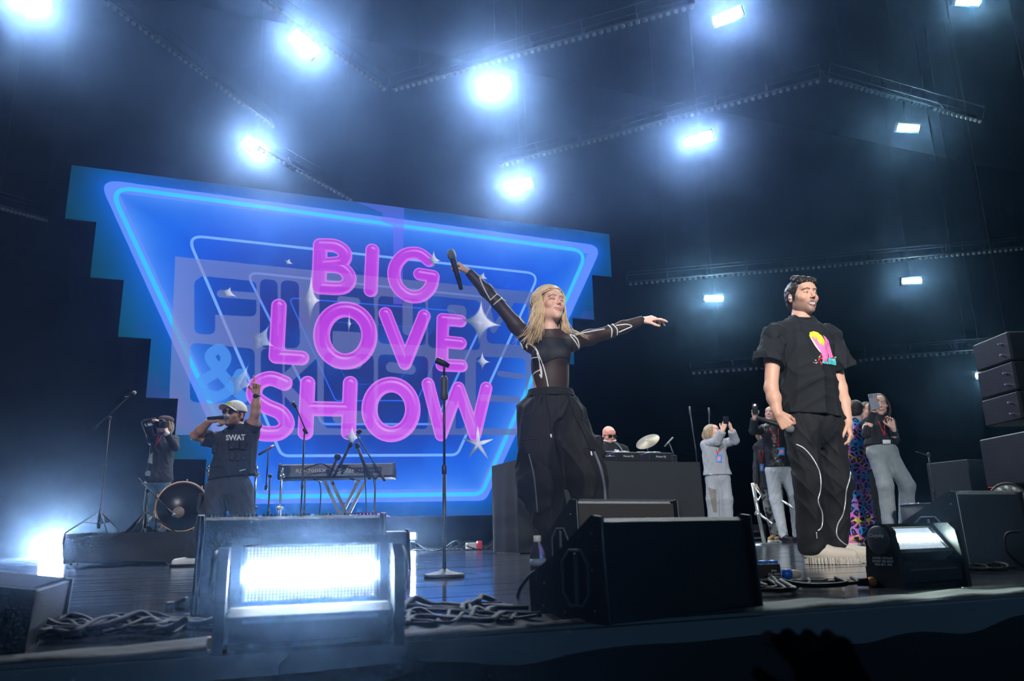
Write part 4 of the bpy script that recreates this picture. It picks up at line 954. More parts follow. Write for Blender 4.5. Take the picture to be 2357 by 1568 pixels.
for k in range(3): b = MB(); b.box((p[0], p[1]-.1+.16*k, .05+.10*k), (.16, .07, .012)); b.build('tread', mat('step_grey', (.12,.13,.14), .5) if k == 0 else bpy.data.materials['step_grey'], t)
b = MB(); b.box((p[0]-.16, p[1]+.05, .13), (.01, .22, .13)); b.build('side_frame', BLACK, t); b = MB(); b.box((p[0]+.16, p[1]+.05, .13), (.01, .22, .13)); b.build('side_frame', BLACK, t)

# ------------------------------------------------------------ bottles, boxes, connectors
PET = mat('clear_plastic_bottle', (.92,.96,1), .03, trans=.95, ior=1.33); CAPW = mat('white_cap', (.75,.75,.75), .4); LAB = mat('pale_blue_label', (.45,.55,.75), .4)
def bottle(o, ax, h, label, lab=True):
    t = empty('water_bottle', label, 'bottle', o); ax = nv(ax); s = h/.21; b = MB()
    b.lathe([(.026*s,0), (.031*s,.004*s), (.0315*s,.05*s), (.028*s,.07*s), (.0305*s,.09*s), (.031*s,.125*s), (.0285*s,.15*s), (.016*s,.178*s), (.0125*s,.185*s), (.0125*s,.196*s)], o, ax, 24); b.build('bottle_body', PET, t)
    b = MB(); b.lathe([(.0145*s,.188*s), (.0148*s,.192*s), (.0145*s,.21*s), (.012*s,.212*s)], o, ax, 20); b.build('cap', CAPW, t)
    if lab: b = MB(); b.lathe([(.0318*s,.10*s), (.0318*s,.125*s)], o, ax, 24); b.build('label_band', LAB, t)
    return t
bottle((1.171, 2.789, 0), UP, .205, 'upright clear plastic water bottle with white cap left of the large wedge monitor')
q0 = fl(372, 1440); bottle((q0[0]+.20, q0[1]+.22, .032), nv(np.array([-1,-.05,0])), .2, 'water bottle lying on its side left of the blazing strobe', lab=False)
q0 = fl(2345, 1300); bottle((q0[0], q0[1]-.1, 0), UP, .21, 'upright water bottle at the right edge behind the wedge monitor')
b0 = fl(1772, 1347); t = empty('power_box', 'black power distribution box with blue sockets beside the large wedge monitor', 'power box', b0); Rb = np.array(Matrix.Rotation(-.35, 3, 'Z'))
b = MB(); b.box(b0+[0,.05,.04], (.065,.05,.038), Rb, bev=.004); b.build('casing', BLACK, t); BLU = mat('blue_socket', (.01,.12,.55), .35)
for k in range(3): b = MB(); b.lathe([(.018, 0), (.019, .012), (.015, .014)], b0+Rb@np.array([-.042+.04*k, .05, .076])+[0,.0,0], UP, 14); b.build('socket', BLU, t)
pl = b0+Rb@np.array([.07, .05, .035]); b = MB(); b.lathe([(.02, 0), (.022, .02), (.018, .035)], pl, Rb@np.array([1,0,0]), 14); b.build('plug_collar', BLU, t); b = MB(); b.lathe([(.017, .035), (.018, .05), (.014, .07)], pl, Rb@np.array([1,0,0]), 14); b.build('plug', mat('pale_plug', (.55,.5,.42), .5), t)
place_text('lettering', 'IP44\n32A 400V\nELEKTRO', .012, b0+Rb@np.array([.02, -.004, .04])+[0,0,0], Rb@np.array([1,0,0]), (0,0,1), WHT, t)
ORA = mat('orange_plastic', (.85,.30,.06), .45)
o0 = fl(2008, 1352); t = empty('power_connector', 'orange round power connector on the cables left of the tilted strobe', 'connector', o0); b = MB(); b.sphere(o0+[0,0,.018], .018, 8, (1.1,1,1)); b.build('collar', ORA, t); b = MB(); b.lathe([(.014, -.05), (.015, -.01)], o0+[0,0,.018], nv(RIGHT*.9-FHV*.2), 12); b.build('sleeve', BLACK, t)
o0 = fl(488, 1497); b = MB(); b.box(o0+[0,.01,.012], (.012,.018,.012), bev=.003); tag(b.build('orange_connector', ORA), 'orange connector block at the foot of the blazing strobe', 'connector')
o0 = fl(505, 1500); b = MB(); b.box(o0+[0,-.02,.004], (.022,.004,.003)); b.box(o0+[.022,-.02,.004], (.006,.004,.003)); tag(b.build('tape_strip', mat('cream_tape', (.75,.68,.55), .6)), 'small strip of cream tape under the blazing strobe', 'tape')
# small reflective mirror box with two bulbs, by the back drape
bp = at(1197, 1250, 9.2); t = empty('mirror_box', 'small reflective box with two bright bulbs left of the draped table', 'machine', (bp[0], bp[1], 0)); MIR = mat('gold_mirror_panel', (.55,.5,.35), .12, .95, bump=(6, .5, 2, (6,1,1)))
b = MB(); b.box((bp[0]+.02, bp[1]+.12, .20), (.20, .10, .045), bev=.005); b.box((bp[0]+.02, bp[1]+.12, .015), (.20,.12,.012)); b.build('case', BLACK, t); b = MB(); b.box((bp[0]+.06, bp[1]+.14, .09), (.14,.01,.065)); b.build('mirror', MIR, t)
for k in (-.15, -.09): b = MB(); b.sphere((bp[0]+k, bp[1]+.08, .10), .018, 8); b.build('bulb', glowmat('bulb_glow', (1,.97,.85), 14) if 'bulb_glow' not in bpy.data.materials else bpy.data.materials['bulb_glow'], t)
b = MB(); b.tube([(bp[0]-.18,bp[1]+.08,.03),(bp[0]-.18,bp[1]+.08,.17)], .006, 6); b.tube([(bp[0]+.2,bp[1]+.04,.03),(bp[0]+.2,bp[1]+.04,.17)], .006, 6); b.build('posts', CHR, t)

# ------------------------------------------------------------ cables
CBL = mat('black_rubber_cable', (.002,.0025,.003), .55, 0, .2); cr = random.Random(11)
def cable(pts, r, label, group, m=CBL, sub=7, name='cable'):
    P = smooth_path(pts, sub); b = MB(); b.tube(P, r, 6); return tag(b.build(name, m), label, 'cable', group)
def bundle(px0, px1, ybase, n, r0, r1, label, group, amp=.04, depth=.25):
    for i in range(n):
        P = []; off = cr.uniform(0, depth); ph = cr.uniform(0, 6); K = 9; lift = cr.random(); r_ = cr.uniform(r0, r1)
        s0, s1 = cr.uniform(0, .25), cr.uniform(.75, 1)
        for k in range(K+1):
            u_2 = s0 + (s1-s0)*k/K; px = px0 + (px1-px0)*u_2; g = fl(px, ybase(px))
            z = r_ + .004 + .022*lift*max(0, math.sin(k*1.3+ph)) + i*.0012
            P.append(g + np.array([0, off + amp*math.sin(k*1.1+ph) + amp*.4*math.sin(k*2.3+ph*2), z]))
        cable(P, r_, label, group)
bundle(30, 520, lambda x: 1484 - .04*x, 15, .004, .009, 'black cable in the tangle along the stage edge at the left', 'cables along the left stage edge', .05, .22)
bundle(905, 1275, lambda x: 1452 - .05*(x-905), 14, .004, .009, 'black cable in the tangle between the blazing strobe and the large wedge', 'cables in the middle gap', .05, .40)
bundle(1725, 2030, lambda x: 1385 - .09*(x-1725), 13, .004, .009, 'black cable in the tangle right of the large wedge monitor', 'cables right of the large wedge', .06, .5)
bundle(2215, 2420, lambda x: 1330 - .05*(x-2215), 10, .004, .009, 'black cable in the tangle at the right end of the stage edge', 'cables at the right end', .06, .5)
c0 = at(1225, 1350, 2.85); cable([c0+[-.06,.0,-.05], c0+[-.05,-.02,.0], c0+[0,-.03,.05], c0+[.07,-.03,.03], c0+[.14,-.05,-.03]], .006, 'black cable looping up in front of the upright bottle', 'looped cables')
c0 = at(2330, 1265, 3.3); cable([c0+[.06,.0,.07], c0+[-.02,-.0,.06], c0+[-.06,-.02,.0], c0+[-.02,-.03,-.05], c0+[.06,-.03,-.09]], .006, 'thin cable looping at the right edge in front of the wedge monitor', 'looped cables')
for i in range(16):
    u0 = cr.uniform(930, 1230); P = []
    for k in range(7):
        g = fl(u0 + (k-3)*cr.uniform(14, 30), 1262 - cr.uniform(0, 3)); g = at(u0+(k-3)*22, 1258, 11.2 + cr.uniform(-.5, .6)); P.append(np.array([g[0], g[1], .01 + .12*max(0, math.sin(k*1.4+i))*(i % 3 == 0)]))
    cable(P, .008, 'thin cable in the tangle below the video wall', 'cables below the video wall', sub=4)
c0 = at(1088, 1250, 11.0); t = MB(); t.box((c0[0], c0[1], .05), (.09,.05,.048), bev=.005); tag(t.build('junction_box', mat('pale_junction_box', (.35,.38,.36), .5)), 'pale junction box among the cables below the video wall', 'box')
c0 = at(1103, 1248, 10.9); t = MB(); t.box((c0[0], c0[1], .06), (.03,.04,.058), bev=.004); tag(t.build('red_socket', mat('red_socket', (.55,.02,.04), .4)), 'red power socket beside the pale junction box', 'socket')
cable([at(735,1108,7.9), at(738,1150,7.9), at(728,1190,7.9)*[1,1,0]+[0,0,.02]], .006, 'thin blue-grey cable hanging from the left of the keyboard', 'cables hanging from the keyboard')
cable([at(838,1080,7.9), at(842,1140,7.95), at(846,1190,7.9)*[1,1,0]+[0,0,.02]], .006, 'thin cable hanging from the right of the keyboard', 'cables hanging from the keyboard')
cable([at(855,1085,7.9), at(862,1140,7.9), at(852,1190,7.9)*[1,1,0]+[0,0,.02]], .005, 'thin cable hanging beside the right stand pole', 'cables hanging from the keyboard')
cable([at(700,1080,7.8), at(740,1068,7.75), at(775,1085,7.75), at(800,1075,7.75), at(830,1088,7.75)], .006, 'black cable looping across the back of the keyboard', 'cables hanging from the keyboard')
# ============================================================ people
from mathutils.bvhtree import BVHTree
def clipf(self, fn):
    ax = [(self.lo[i] + self.h*np.arange(self.n[i])).astype(np.float32) for i in range(3)]
    self.f = np.maximum(self.f, fn(ax[0][:,None,None], ax[1][None,:,None], ax[2][None,None,:]).astype(np.float32)); return self
Vox.clip = clipf
def folds(a, s, seed, stretch=(1, 1, .6)):
    """cloth folds: soft wandering creases of height a (m) and about s creases per metre"""
    r = random.Random(seed); W = []
    for i in range(5):
        d = nv([r.uniform(-1,1)*stretch[0], r.uniform(-1,1)*stretch[1], r.uniform(-1,1)*stretch[2]])*s*2*PI*r.uniform(.6, 1.5)
        e = nv([r.uniform(-1,1) for _ in range(3)])*s*2*PI*.45; W.append((d, e, r.uniform(0,6), r.uniform(0,6), r.uniform(.6,1)))
    def fn(X, Y, Z):
        o = 0
        for d, e, p, q, w_ in W:
            u_2 = np.sin(X*d[0]+Y*d[1]+Z*d[2]+p + 1.6*np.sin(X*e[0]+Y*e[1]+Z*e[2]+q)); o = o + w_*(1-np.abs(u_2))**2
        return -a*(o-1.2)*.8
    return fn
def patch(prims, h, inf=0.0, warp=None, clips=(), after=None, pad=.03):
    """clips: list of (point, normal): everything on the normal's side is cut away"""
    lo, hi = bounds(prims, pad + inf); v = Vox(lo, hi, h); v.run(prims, inf)
    if warp: v.warp(warp)
    for c, n_ in clips:
        n_ = nv(n_); v.clip(lambda X, Y, Z, c=c, n_=n_: (X-c[0])*n_[0] + (Y-c[1])*n_[1] + (Z-c[2])*n_[2])
    if after: v.run(after)
    return v.mesh()
SKIN = mat('skin', (.6,.4,.3), .48, vcol='Col', noise=(60, (1,1,1), .12), bump=(220, .12, 2)); SKIN.node_tree.nodes['Principled BSDF'].inputs['Subsurface Weight'].default_value = .06
def L3(c): return np.array(c, float)
TONE = {'fair': L3(srgb(232,186,166)), 'warm': L3(srgb(222,172,146)), 'ruddy': L3(srgb(224,160,142)), 'tan': L3(srgb(205,155,130))}
# ---- heads, built once per person in their own frame (face looks along -Y), then placed
def hframe(f, up=(0,0,1)):
    y = -nv(f); z = np.array(up, float); z = nv(z - y*(z@y)); x = np.cross(y, z); return np.array([x, y, z]).T
def head_prims(male, smile=0.0, open_=False, face=1.0):
    j = 1.0 if male else .9
    P = [('ell', (0,.018,.038), (.075,.094,.080)), ('ell', (0,-.030,-.030), (.058*j+.003,.060,.078), {'k': .035}),
     ('ell', (0,-.066,-.098), (.022*j,.020,.018), {'k': .03}), ('ell', (.040*j,-.012,-.062), (.022,.03,.026), {'k': .03}), ('ell', (-.040*j,-.012,-.062), (.022,.03,.026), {'k': .03}),
     ('ell', (.042,-.060,-.018), (.020,.020,.018), {'k': .025}), ('ell', (-.042,-.060,-.018), (.020,.020,.018), {'k': .025}),
     ('cap', (-.034,-.080,.030), (.034,-.080,.030), .011, .011, {'k': .02}),
     ('ell', (0,-.062,.055), (.050,.028,.030), {'k': .03}),
     ('ell', (.031,-.100,.006), (.017,.015,.011), {'mode': 'sub', 'k': .014}), ('ell', (-.031,-.100,.006), (.017,.015,.011), {'mode': 'sub', 'k': .014}),
     ('ell', (.031,-.0775,.006), (.0145,.012,.0125), {'k': .004}), ('ell', (-.031,-.0775,.006), (.0145,.012,.0125), {'k': .004}),
     ('cap', (0,-.083,.022), (0,-.104 if male else -.102,-.020), .0072 if male else .006, .0090 if male else .0072, {'k': .012}), ('ell', (0,-.107 if male else -.104,-.024), (.0112 if male else .0085,.0105 if male else .009,.009 if male else .0078), {'k': .008}),
     ('ell', (.0120 if male else .0098,-.096,-.029), (.0070,.0085,.006), {'k': .006}), ('ell', (-.0120 if male else -.0098,-.096,-.029), (.0070,.0085,.006), {'k': .006}),
     ('ell', (.006,-.103,-.035), (.0032,.004,.003), {'mode': 'sub', 'k': .002}), ('ell', (-.006,-.103,-.035), (.0032,.004,.003), {'mode': 'sub', 'k': .002})]
    s = smile
    ld = .009 if open_ else 0
    for sx in (-1, 1):
        cx_, cz_ = .020+.009*s, -.060+.010*s
        P.append(('cap', (0,-.0885,-.0572), (sx*.011,-.0870,-.0568+.001*s), .0042, .0038, {'k': .006})); P.append(('cap', (sx*.011,-.0870,-.0568+.001*s), (sx*cx_,-.0775+.001*s,cz_), .0038, .0022, {'k': .006}))
        P.append(('cap', (0,-.0875,-.0665-ld), (sx*.012,-.0860,-.0655-ld*.85+.001*s), .0052, .0046, {'k': .006})); P.append(('cap', (sx*.012,-.0860,-.0655-ld*.85+.001*s), (sx*cx_,-.0770+.001*s,cz_-.002), .0046, .0024, {'k': .006}))
        if s > 0: P.append(('ell', (sx*.041,-.063,-.026), (.015,.013,.012), {'k': .018}))
        P.append(('ell', (sx*.077,.014,-.004), (.007,.017,.029), {'k': .008})); P.append(('ell', (sx*.082,.008,-.002), (.004,.008,.014), {'mode': 'sub', 'k': .004}))
        P.append(('cap', (0,-.0925,-.0618), (sx*(.018+.010*s),-.081,-.0605+.009*s), .0014, .001, {'mode': 'sub', 'k': .003}))
    if open_:
        P.append(('ell', (0,-.090,-.0635+.002*s), (.018+.006*s,.013,.0085+.001*s), {'mode': 'sub', 'k': .002}))
    nk = .052 if male else .043
    P += [('cap', (0,.022,-.06), (0,.040,-.20), nk, nk*1.05, {'k': .03})]
    return P
def paint(C_, V, c, r, col, a=1.0, soft=.35, front=True):
    d = np.sqrt(((V[:,0]-c[0])/r[0])**2 + ((V[:,2]-c[1])/r[1])**2); m = np.clip((1+soft-d)/(2*soft), 0, 1)*a
    if front: m = m*(V[:,1] < -.02)
    C_[:] = C_*(1-m[:,None]) + L3(col)*m[:,None]
def line_paint(C_, V, pts, w_, col, a=1.0):
    D = np.full(len(V), 1e3)
    for (p, q) in zip(pts[:-1], pts[1:]):
        p = np.array(p); q = np.array(q); d = q-p; t = np.clip(((V[:,0]-p[0])*d[0]+(V[:,2]-p[1])*d[1])/(d@d), 0, 1)
        D = np.minimum(D, np.hypot(V[:,0]-p[0]-t*d[0], V[:,2]-p[1]-t*d[1]))
    m = np.clip((w_-D)/(w_*.6)+.0, 0, 1)*a*(V[:,1] < -.04); C_[:] = C_*(1-m[:,None]) + L3(col)*m[:,None]
def make_head(c, R, sc_=1.0, h=.0035, male=True, tone='fair', smile=0.0, open_=False, brow=(.09,.05,.03), browt=.0035, lips=(.55,.2,.2), stubble=0.0, eyes='squint', scol=(.09,.06,.05), iris=(.08,.12,.14), moust=0.0):
    P = head_prims(male, smile, open_); V, Q = patch(P, h); T = TONE[tone]; C_ = np.tile(T, (len(V), 1))
    # natural colour differences of a face
    paint(C_, V, (.042,-.025), (.022,.018), T*[1.0,.80,.78], .5, .8); paint(C_, V, (-.042,-.025), (.022,.018), T*[1.0,.80,.78], .5, .8); paint(C_, V, (0,-.026), (.012,.010), T*[1.0,.82,.8], .5, .8)
    if stubble > 0:
        g = np.clip((-.030-V[:,2] - np.clip(V[:,1]+.03, 0, .06)*-.9*0 )/.02, 0, 1)*np.clip((.035-V[:,1])/.02, 0, 1)*np.clip((V[:,2]+.145)/.02, 0, 1)
        ck = np.exp(-((np.abs(V[:,0])-.033)/.014)**2)*np.exp(-((V[:,2]+.038)/.018)**2)*(V[:,1] < -.04); g = g*(1-.8*ck)
        side = np.clip((np.abs(V[:,0])-.052)/.008, 0, 1)*np.clip((.01-V[:,2])/.02, 0, 1)*(V[:,1] < .0)*(V[:,1] > -.045)*(V[:,2] > -.09); g = np.maximum(g, side*.9)
        g *= .78+.22*np.sin(V[:,0]*900)*np.sin(V[:,2]*1100); C_ = C_*(1-g[:,None]*stubble) + L3(scol)*g[:,None]*stubble
    if moust > 0: line_paint(C_, V, [(-.024,-.058), (-.008,-.048), (.008,-.048), (.024,-.058)], .006, scol, moust)
    s = smile; lo_ = .010 if open_ else 0
    for sx in (-1, 1):
        line_paint(C_, V, [(0,-.0572), (sx*.011,-.0568+.001*s), (sx*(.020+.009*s),-.060+.010*s)], .0040, lips, .8); line_paint(C_, V, [(0,-.0665-lo_*.9), (sx*.012,-.0655-lo_*.77+.001*s), (sx*(.019+.009*s),-.061+.010*s)], .0050, lips, .8)
    if open_:
        ins_ = (np.hypot(V[:,0]/(.018+.006*s), (V[:,2]+.0635-.002*s)/(.0085+.001*s)) < 1.0) & (V[:,1] < -.06) & (V[:,1] > -.0870)
        C_[ins_] = L3((.28,.05,.05)); tt = ins_ & (V[:,2] > -.0650) & (np.abs(V[:,0]) < .021); C_[tt] = L3((.62,.58,.54))
    else: line_paint(C_, V, [(-.022-.009*s,-.0605+.011*s), (0,-.0622), (.022+.009*s,-.0605+.011*s)], .0018, L3(lips)*.35, .9)
    for sx in (-1, 1):
        x0 = sx*.031
        line_paint(C_, V, [(x0-sx*.019,.0255), (x0-sx*.002,.030), (x0+sx*.017,.0245)], browt, brow, .85)
        if eyes == 'open':
            paint(C_, V, (x0,.005), (.0125,.0055), (.75,.73,.72), 1, .15); paint(C_, V, (x0,.005), (.0052,.0056), iris, 1, .15); paint(C_, V, (x0,.005), (.0022,.0024), (.01,.01,.01), 1, .2)
            line_paint(C_, V, [(x0-.0135,.004), (x0,.0112), (x0+.0135,.005)], .0018, (.04,.025,.02), .9)
        elif eyes == 'squint':
            paint(C_, V, (x0,.004), (.0115,.0030), (.60,.56,.54), 1, .2); paint(C_, V, (x0+.001,.004), (.0048,.0034), iris, 1, .2)
            line_paint(C_, V, [(x0-.0135,.003), (x0,.0085), (x0+.0135,.004)], .0020, (.05,.03,.025), .95); line_paint(C_, V, [(x0-.011,.001), (x0,-.0005), (x0+.011,.001)], .0012, T*.5, .6)
        elif eyes == 'closed':
            line_paint(C_, V, [(x0-sx*.012,.0025), (x0,.0005), (x0+sx*.0165,.0045)], .0036, (.012,.008,.008), 1); line_paint(C_, V, [(x0+sx*.010,.002),(x0+sx*.019,.008)], .0026, (.02,.012,.012), .9); paint(C_, V, (x0,.010), (.015,.008), T*[.62,.45,.42], .6, .6)
    line_paint(C_, V, [(-.006,-.0345), (.006,-.0345)], .002, T*.35, .5)
    V = V*[1,1,1]; W = np.array(c) + (V*sc_) @ R.T; return W, Q, C_
def skin_cols(V, tone): return np.tile(TONE[tone], (len(V), 1))
HAIRL = (np.array([-.12,-.075,-.05,-.032,-.012,.004,.03,.055,.075,.13]), np.array([.074,.072,.056,.022,-.022,.006,.012,-.040,-.062,-.066]))
def short_hair(c, R, sc_, thick=.010, top=.0, h=.004, quiff=0.0, hairl=HAIRL, dz=0.0, seed=1):
    P = [('ell', (0,.018,.038), (.075,.094,.080)), ('ell', (0,.03,-.02), (.068,.075,.07), {'k': .02})]
    if quiff:
        for i in range(9):
            x = -.050+.0125*i; P.append(('cap', (x*.9,-.058,.092+.004*math.sin(i*2)), (x*1.05+.006,-.010,.118+.006*math.sin(i*3.1)), .013+quiff*.5, .016, {'k': .006}))
        P.append(('cap', (-.045,-.066,.080), (.045,-.070,.088), .012, .013, {'k': .012}))
    lo, hi = bounds(P, .05); v = Vox(lo, hi, h); v.run(P, thick)
    v.warp(lambda X, Y, Z: .0016*np.sin(X*330+Y*90+3*np.sin(Z*60)) + .0016*np.sin(X*160-Z*190+Y*60+2*np.sin(Y*70)) - .006*np.clip(Z-.05, 0, 1)*0)
    v.clip(lambda X, Y, Z: (np.interp(Y, hairl[0], hairl[1]) + dz - Z + 0*X)*.9)
    V, Q = v.mesh(); return np.array(c) + (V*sc_) @ R.T, Q
def hand_prims(wr, fd, back, side, curls, sp_=.0, s=1.0, thumb=((.75,.62,-.25),(.95,.15,-.3)), k=.0035):
    """side +1 right hand, -1 left. curls: four (mcp,pip,dip) in degrees, index first"""
    x = nv(fd); z = np.array(back, float); z = nv(z - x*(x@z)); y = np.cross(z, x)*side; M_ = np.array([x, y, z]).T; wr = np.array(wr, float)
    T_ = lambda p: wr + M_ @ (np.array(p)*s)
    P = []; ys = (.029, .010, -.010, -.028); ln = ((.041,.026,.021), (.046,.029,.022), (.042,.027,.021), (.033,.021,.019)); rd = (.0092,.0095,.0090,.0080)
    P.append(('cap', T_((-.03,0,0)), T_((.012,0,0)), .022*s, .022*s, {'flat': (z, .78), 'k': .01}))
    for i in range(4): P.append(('cap', T_((.010, ys[i]*.55, 0)), T_((.086-.004*abs(i-1), ys[i], .002)), .0135*s, .0115*s, {'k': .010}))
    P.append(('ell', T_((.045,.0,-.007)), (.038*s,.030*s,.011*s), M_, {'k': .01}))
    for i in range(4):
        p = np.array([.086-.004*abs(i-1), ys[i], .002]); a = 0; fan = sp_*(1.5-i)/1.5
        for q in range(3):
            a += math.radians(curls[i][q]); d = np.array([math.cos(a)*math.cos(fan), math.cos(a)*math.sin(fan), -math.sin(a)]); e = p + d*ln[i][q]
            P.append(('cap', T_(p), T_(e), rd[i]*s*(1-.09*q), rd[i]*s*(.93-.09*q), {'k': k})); p = e
    t0 = np.array([.018,.022,-.006]); t1 = np.array([.045,.042,-.014]); P.append(('cap', T_(t0), T_(t1), .0150*s, .0120*s, {'k': .010}))
    d1 = nv(thumb[0]); d2 = nv(thumb[1]); t2 = t1 + d1*.034; t3 = t2 + d2*.026
    P.append(('cap', T_(t1), T_(t2), .0112*s, .0100*s, {'k': k})); P.append(('cap', T_(t2), T_(t3), .0100*s, .0082*s, {'k': k})); return P
RELAX = [(18,25,15),(22,30,18),(26,34,20),(30,38,22)]; FIST = [(78,95,60),(80,98,62),(82,98,62),(84,98,60)]; GRIP = [(55,75,45),(60,80,48),(64,82,50),(68,84,50)]; POINT = [(2,4,3),(80,98,62),(82,98,62),(84,98,60)]
PINCH = [(30,35,20),(34,38,22),(40,45,28),(46,50,30)]
def torso_frame(J):
    X = nv(J['sl']-J['sr']); pel = (J['hl']+J['hr'])/2; Z = nv(J['neck']-pel); Z = nv(Z); X = nv(X - Z*(X@Z)); Y = np.cross(Z, X); return np.array([X, Y, Z]).T, pel
def torso_prims(J, male=True, w=1.0, d=1.0, bust=0.0, belly=0.0):
    R, pel = torso_frame(J); n = J['neck']; T = n - pel; Lt = np.linalg.norm(T); sw = np.linalg.norm(J['sl']-J['sr'])/2
    ch = pel + T*.72; wa = pel + T*.36; P = []
    P.append(('ell', ch, (sw*.86*w, .108*d, Lt*.30), R, {'k': .03})); P.append(('ell', pel + T*.55, ((.132 if male else .112)*w, .098*d, Lt*.26), R, {'k': .04}))
    P.append(('ell', wa, ((.130 if male else .108)*w, (.092+belly)*d, Lt*.22), R, {'k': .04})); P.append(('ell', pel + T*.04, ((.145 if male else .152)*w, .105*d, .12), R, {'k': .05}))
    for s in ('sl', 'sr'): P.append(('cap', n - T*.03, J[s], .05, .052*(1 if male else .86), {'k': .03})); P.append(('ell', J[s], (.055*(1 if male else .85),)*3, {'k': .03}))
    P.append(('cap', n - T*.08, n + nv(T)*.03, .062, .05, {'k': .03}))
    if bust:
        for s in (-1, 1): P.append(('ell', pel + T*.70 + R @ np.array([s*.055, -.070, 0]), (.055, .045*bust, .050), R, {'k': .03}))
    return P
def arm_prims(J, s, male=True, f=1.0):
    g = (1 if male else .80)*f; a, b_, c = J['s'+s], J['e'+s], J['w'+s]
    return [('cap', a, b_, .052*g, .040*g, {'k': .01}), ('ell', a*.55+b_*.45, (.05*g,)*3, {'k': .03}), ('cap', b_, b_*.6+c*.4, .040*g, .041*g, {'k': .02}), ('cap', b_*.6+c*.4, c, .041*g, .027*g, {'k': .02})]
def leg_prims(J, s, r=(.085,.058,.05,.038)):
    a, b_, c = J['h'+s], J['k'+s], J['a'+s]; return [('cap', a, b_, r[0], r[1], {'k': .03}), ('cap', b_, b_*.65+c*.35, r[1], r[2]*1.05, {'k': .03}), ('cap', b_*.65+c*.35, c, r[2]*1.05, r[3], {'k': .03})]
def shoe(parent, a, d, m_up, m_sole, ln=.27, hgt=.085, sole=.03, name='shoe', extra=None, wd=.047, ground=0.0, lab=None, toe=1.0):
    """shoe whose heel is under ankle a, pointing along horizontal d"""
    d = nv([d[0], d[1], 0]); sd = np.cross(UP, d); g = np.array([a[0], a[1], ground]); q = lambda u_2, v_2, z: g + d*u_2 + sd*v_2 + UP*z
    P = [('cap', q(-.035,0,sole+.03), q(.06,0,sole+.035), .040, .040, {'k': .02}), ('cap', q(.05,0,sole+.028), q(ln-.085,0,sole+.014), .040, .034*toe, {'k': .03}), ('cap', q(-.02,0,sole+.03), q(-.012,0,sole+hgt), .036, .037, {'k': .02})]
    V, Q = patch(P, .005, clips=[(q(0,0,sole-.004), -UP), (q(0,0,sole+hgt+.01), UP)]); o = link(name, fast_mesh(name, V, Q), m_up, parent, label=lab)
    out = []
    for k in range(28):
        t = 2*PI*k/28; u_2 = (ln-.055)/2 - .01 + math.cos(t)*(ln/2); v_2 = math.sin(t)*wd*(1+.12*math.cos(t-.6)); out.append((u_2, v_2))
    b = MB(); n = len(out); V2 = [q(u_2*1.0, v_2*1.0, .001) for u_2, v_2 in out] + [q(u_2*1.01, v_2*1.04, sole*.5) for u_2, v_2 in out] + [q(u_2*.985, v_2*.97, sole) for u_2, v_2 in out]
    F = [tuple(range(n))[::-1], tuple(range(2*n, 3*n))] + [(r*n+i, r*n+(i+1) % n, (r+1)*n+(i+1) % n, (r+1)*n+i) for r in (0, 1) for i in range(n)]
    b.add(V2, F, False); b.build('sole', m_sole, o); 
    if extra: extra(o, q)
    return o
def laces(m_, n=4, z0=.075):
    def f(o, q):
        b = MB()
        for k in range(n): u_2 = .045+.022*k; b.tube([q(u_2, -.022, z0-.006*k+.0), q(u_2+.006, 0, z0+.006-.006*k), q(u_2, .022, z0-.006*k)], .0035, 5)
        b.build('laces', m_, o)
    return f
def bvh_of(*VQ):
    V, Q = join(VQ); return BVHTree.FromPolygons([tuple(v) for v in V], [tuple(int(i) for i in q) for q in Q])
def cast(bv, px, py, off=.002):
    r = ray(px, py); h_, n_, i_, d_ = bv.ray_cast(Vector(CAM), Vector(r))
    if h_ is None: return None
    n_ = np.array(n_); n_ = n_ if n_ @ r < 0 else -n_; return np.array(h_) + n_*off
def piping(name, px, bv, r, m, parent, sub=5, off=.001, label=None):
    P = smooth_path([(a[0], a[1], 0) for a in px], sub); pts = [cast(bv, p[0], p[1], off) for p in P]; runs = []; cur = []
    for p in pts:
        if p is None or (cur and np.linalg.norm(p-cur[-1]) > .12):
            if len(cur) > 1: runs.append(cur)
            cur = [] if p is None else [p]
        else: cur.append(p)
    if len(cur) > 1: runs.append(cur)
    if not runs: return None
    b = MB()
    for c in runs: b.tube(c, r, 6)
    return b.build(name, m, parent, label=label)
def decal(name, poly, bv, m, parent, step=2.0, off=.0025):
    """flat print given by its outline, laid on the cloth surface"""
    xs = [p[0] for p in poly]; ys = [p[1] for p in poly]; x0, y0 = min(xs), min(ys); nx = int((max(xs)-x0)/step)+2; ny = int((max(ys)-y0)/step)+2
    def ins_(x, y):
        c = False; n = len(poly)
        for i in range(n):
            a, b_ = poly[i], poly[i-1]
            if (a[1] > y) != (b_[1] > y) and x < (b_[0]-a[0])*(y-a[1])/(b_[1]-a[1])+a[0]: c = not c
        return c
    G = {}; V = []; F = []
    def vid(i, j):
        if (i, j) not in G:
            h_ = cast(bv, x0+i*step, y0+j*step, off); G[(i, j)] = None if h_ is None else len(V)
            if h_ is not None: V.append(h_)
        return G[(i, j)]
    for i in range(nx):
        for j in range(ny):
            if ins_(x0+(i+.5)*step, y0+(j+.5)*step):
                q = [vid(i,j), vid(i+1,j), vid(i+1,j+1), vid(i,j+1)]
                if None not in q: F.append(q)
    if F: return link(name, fast_mesh(name, np.array(V), F), m, parent)
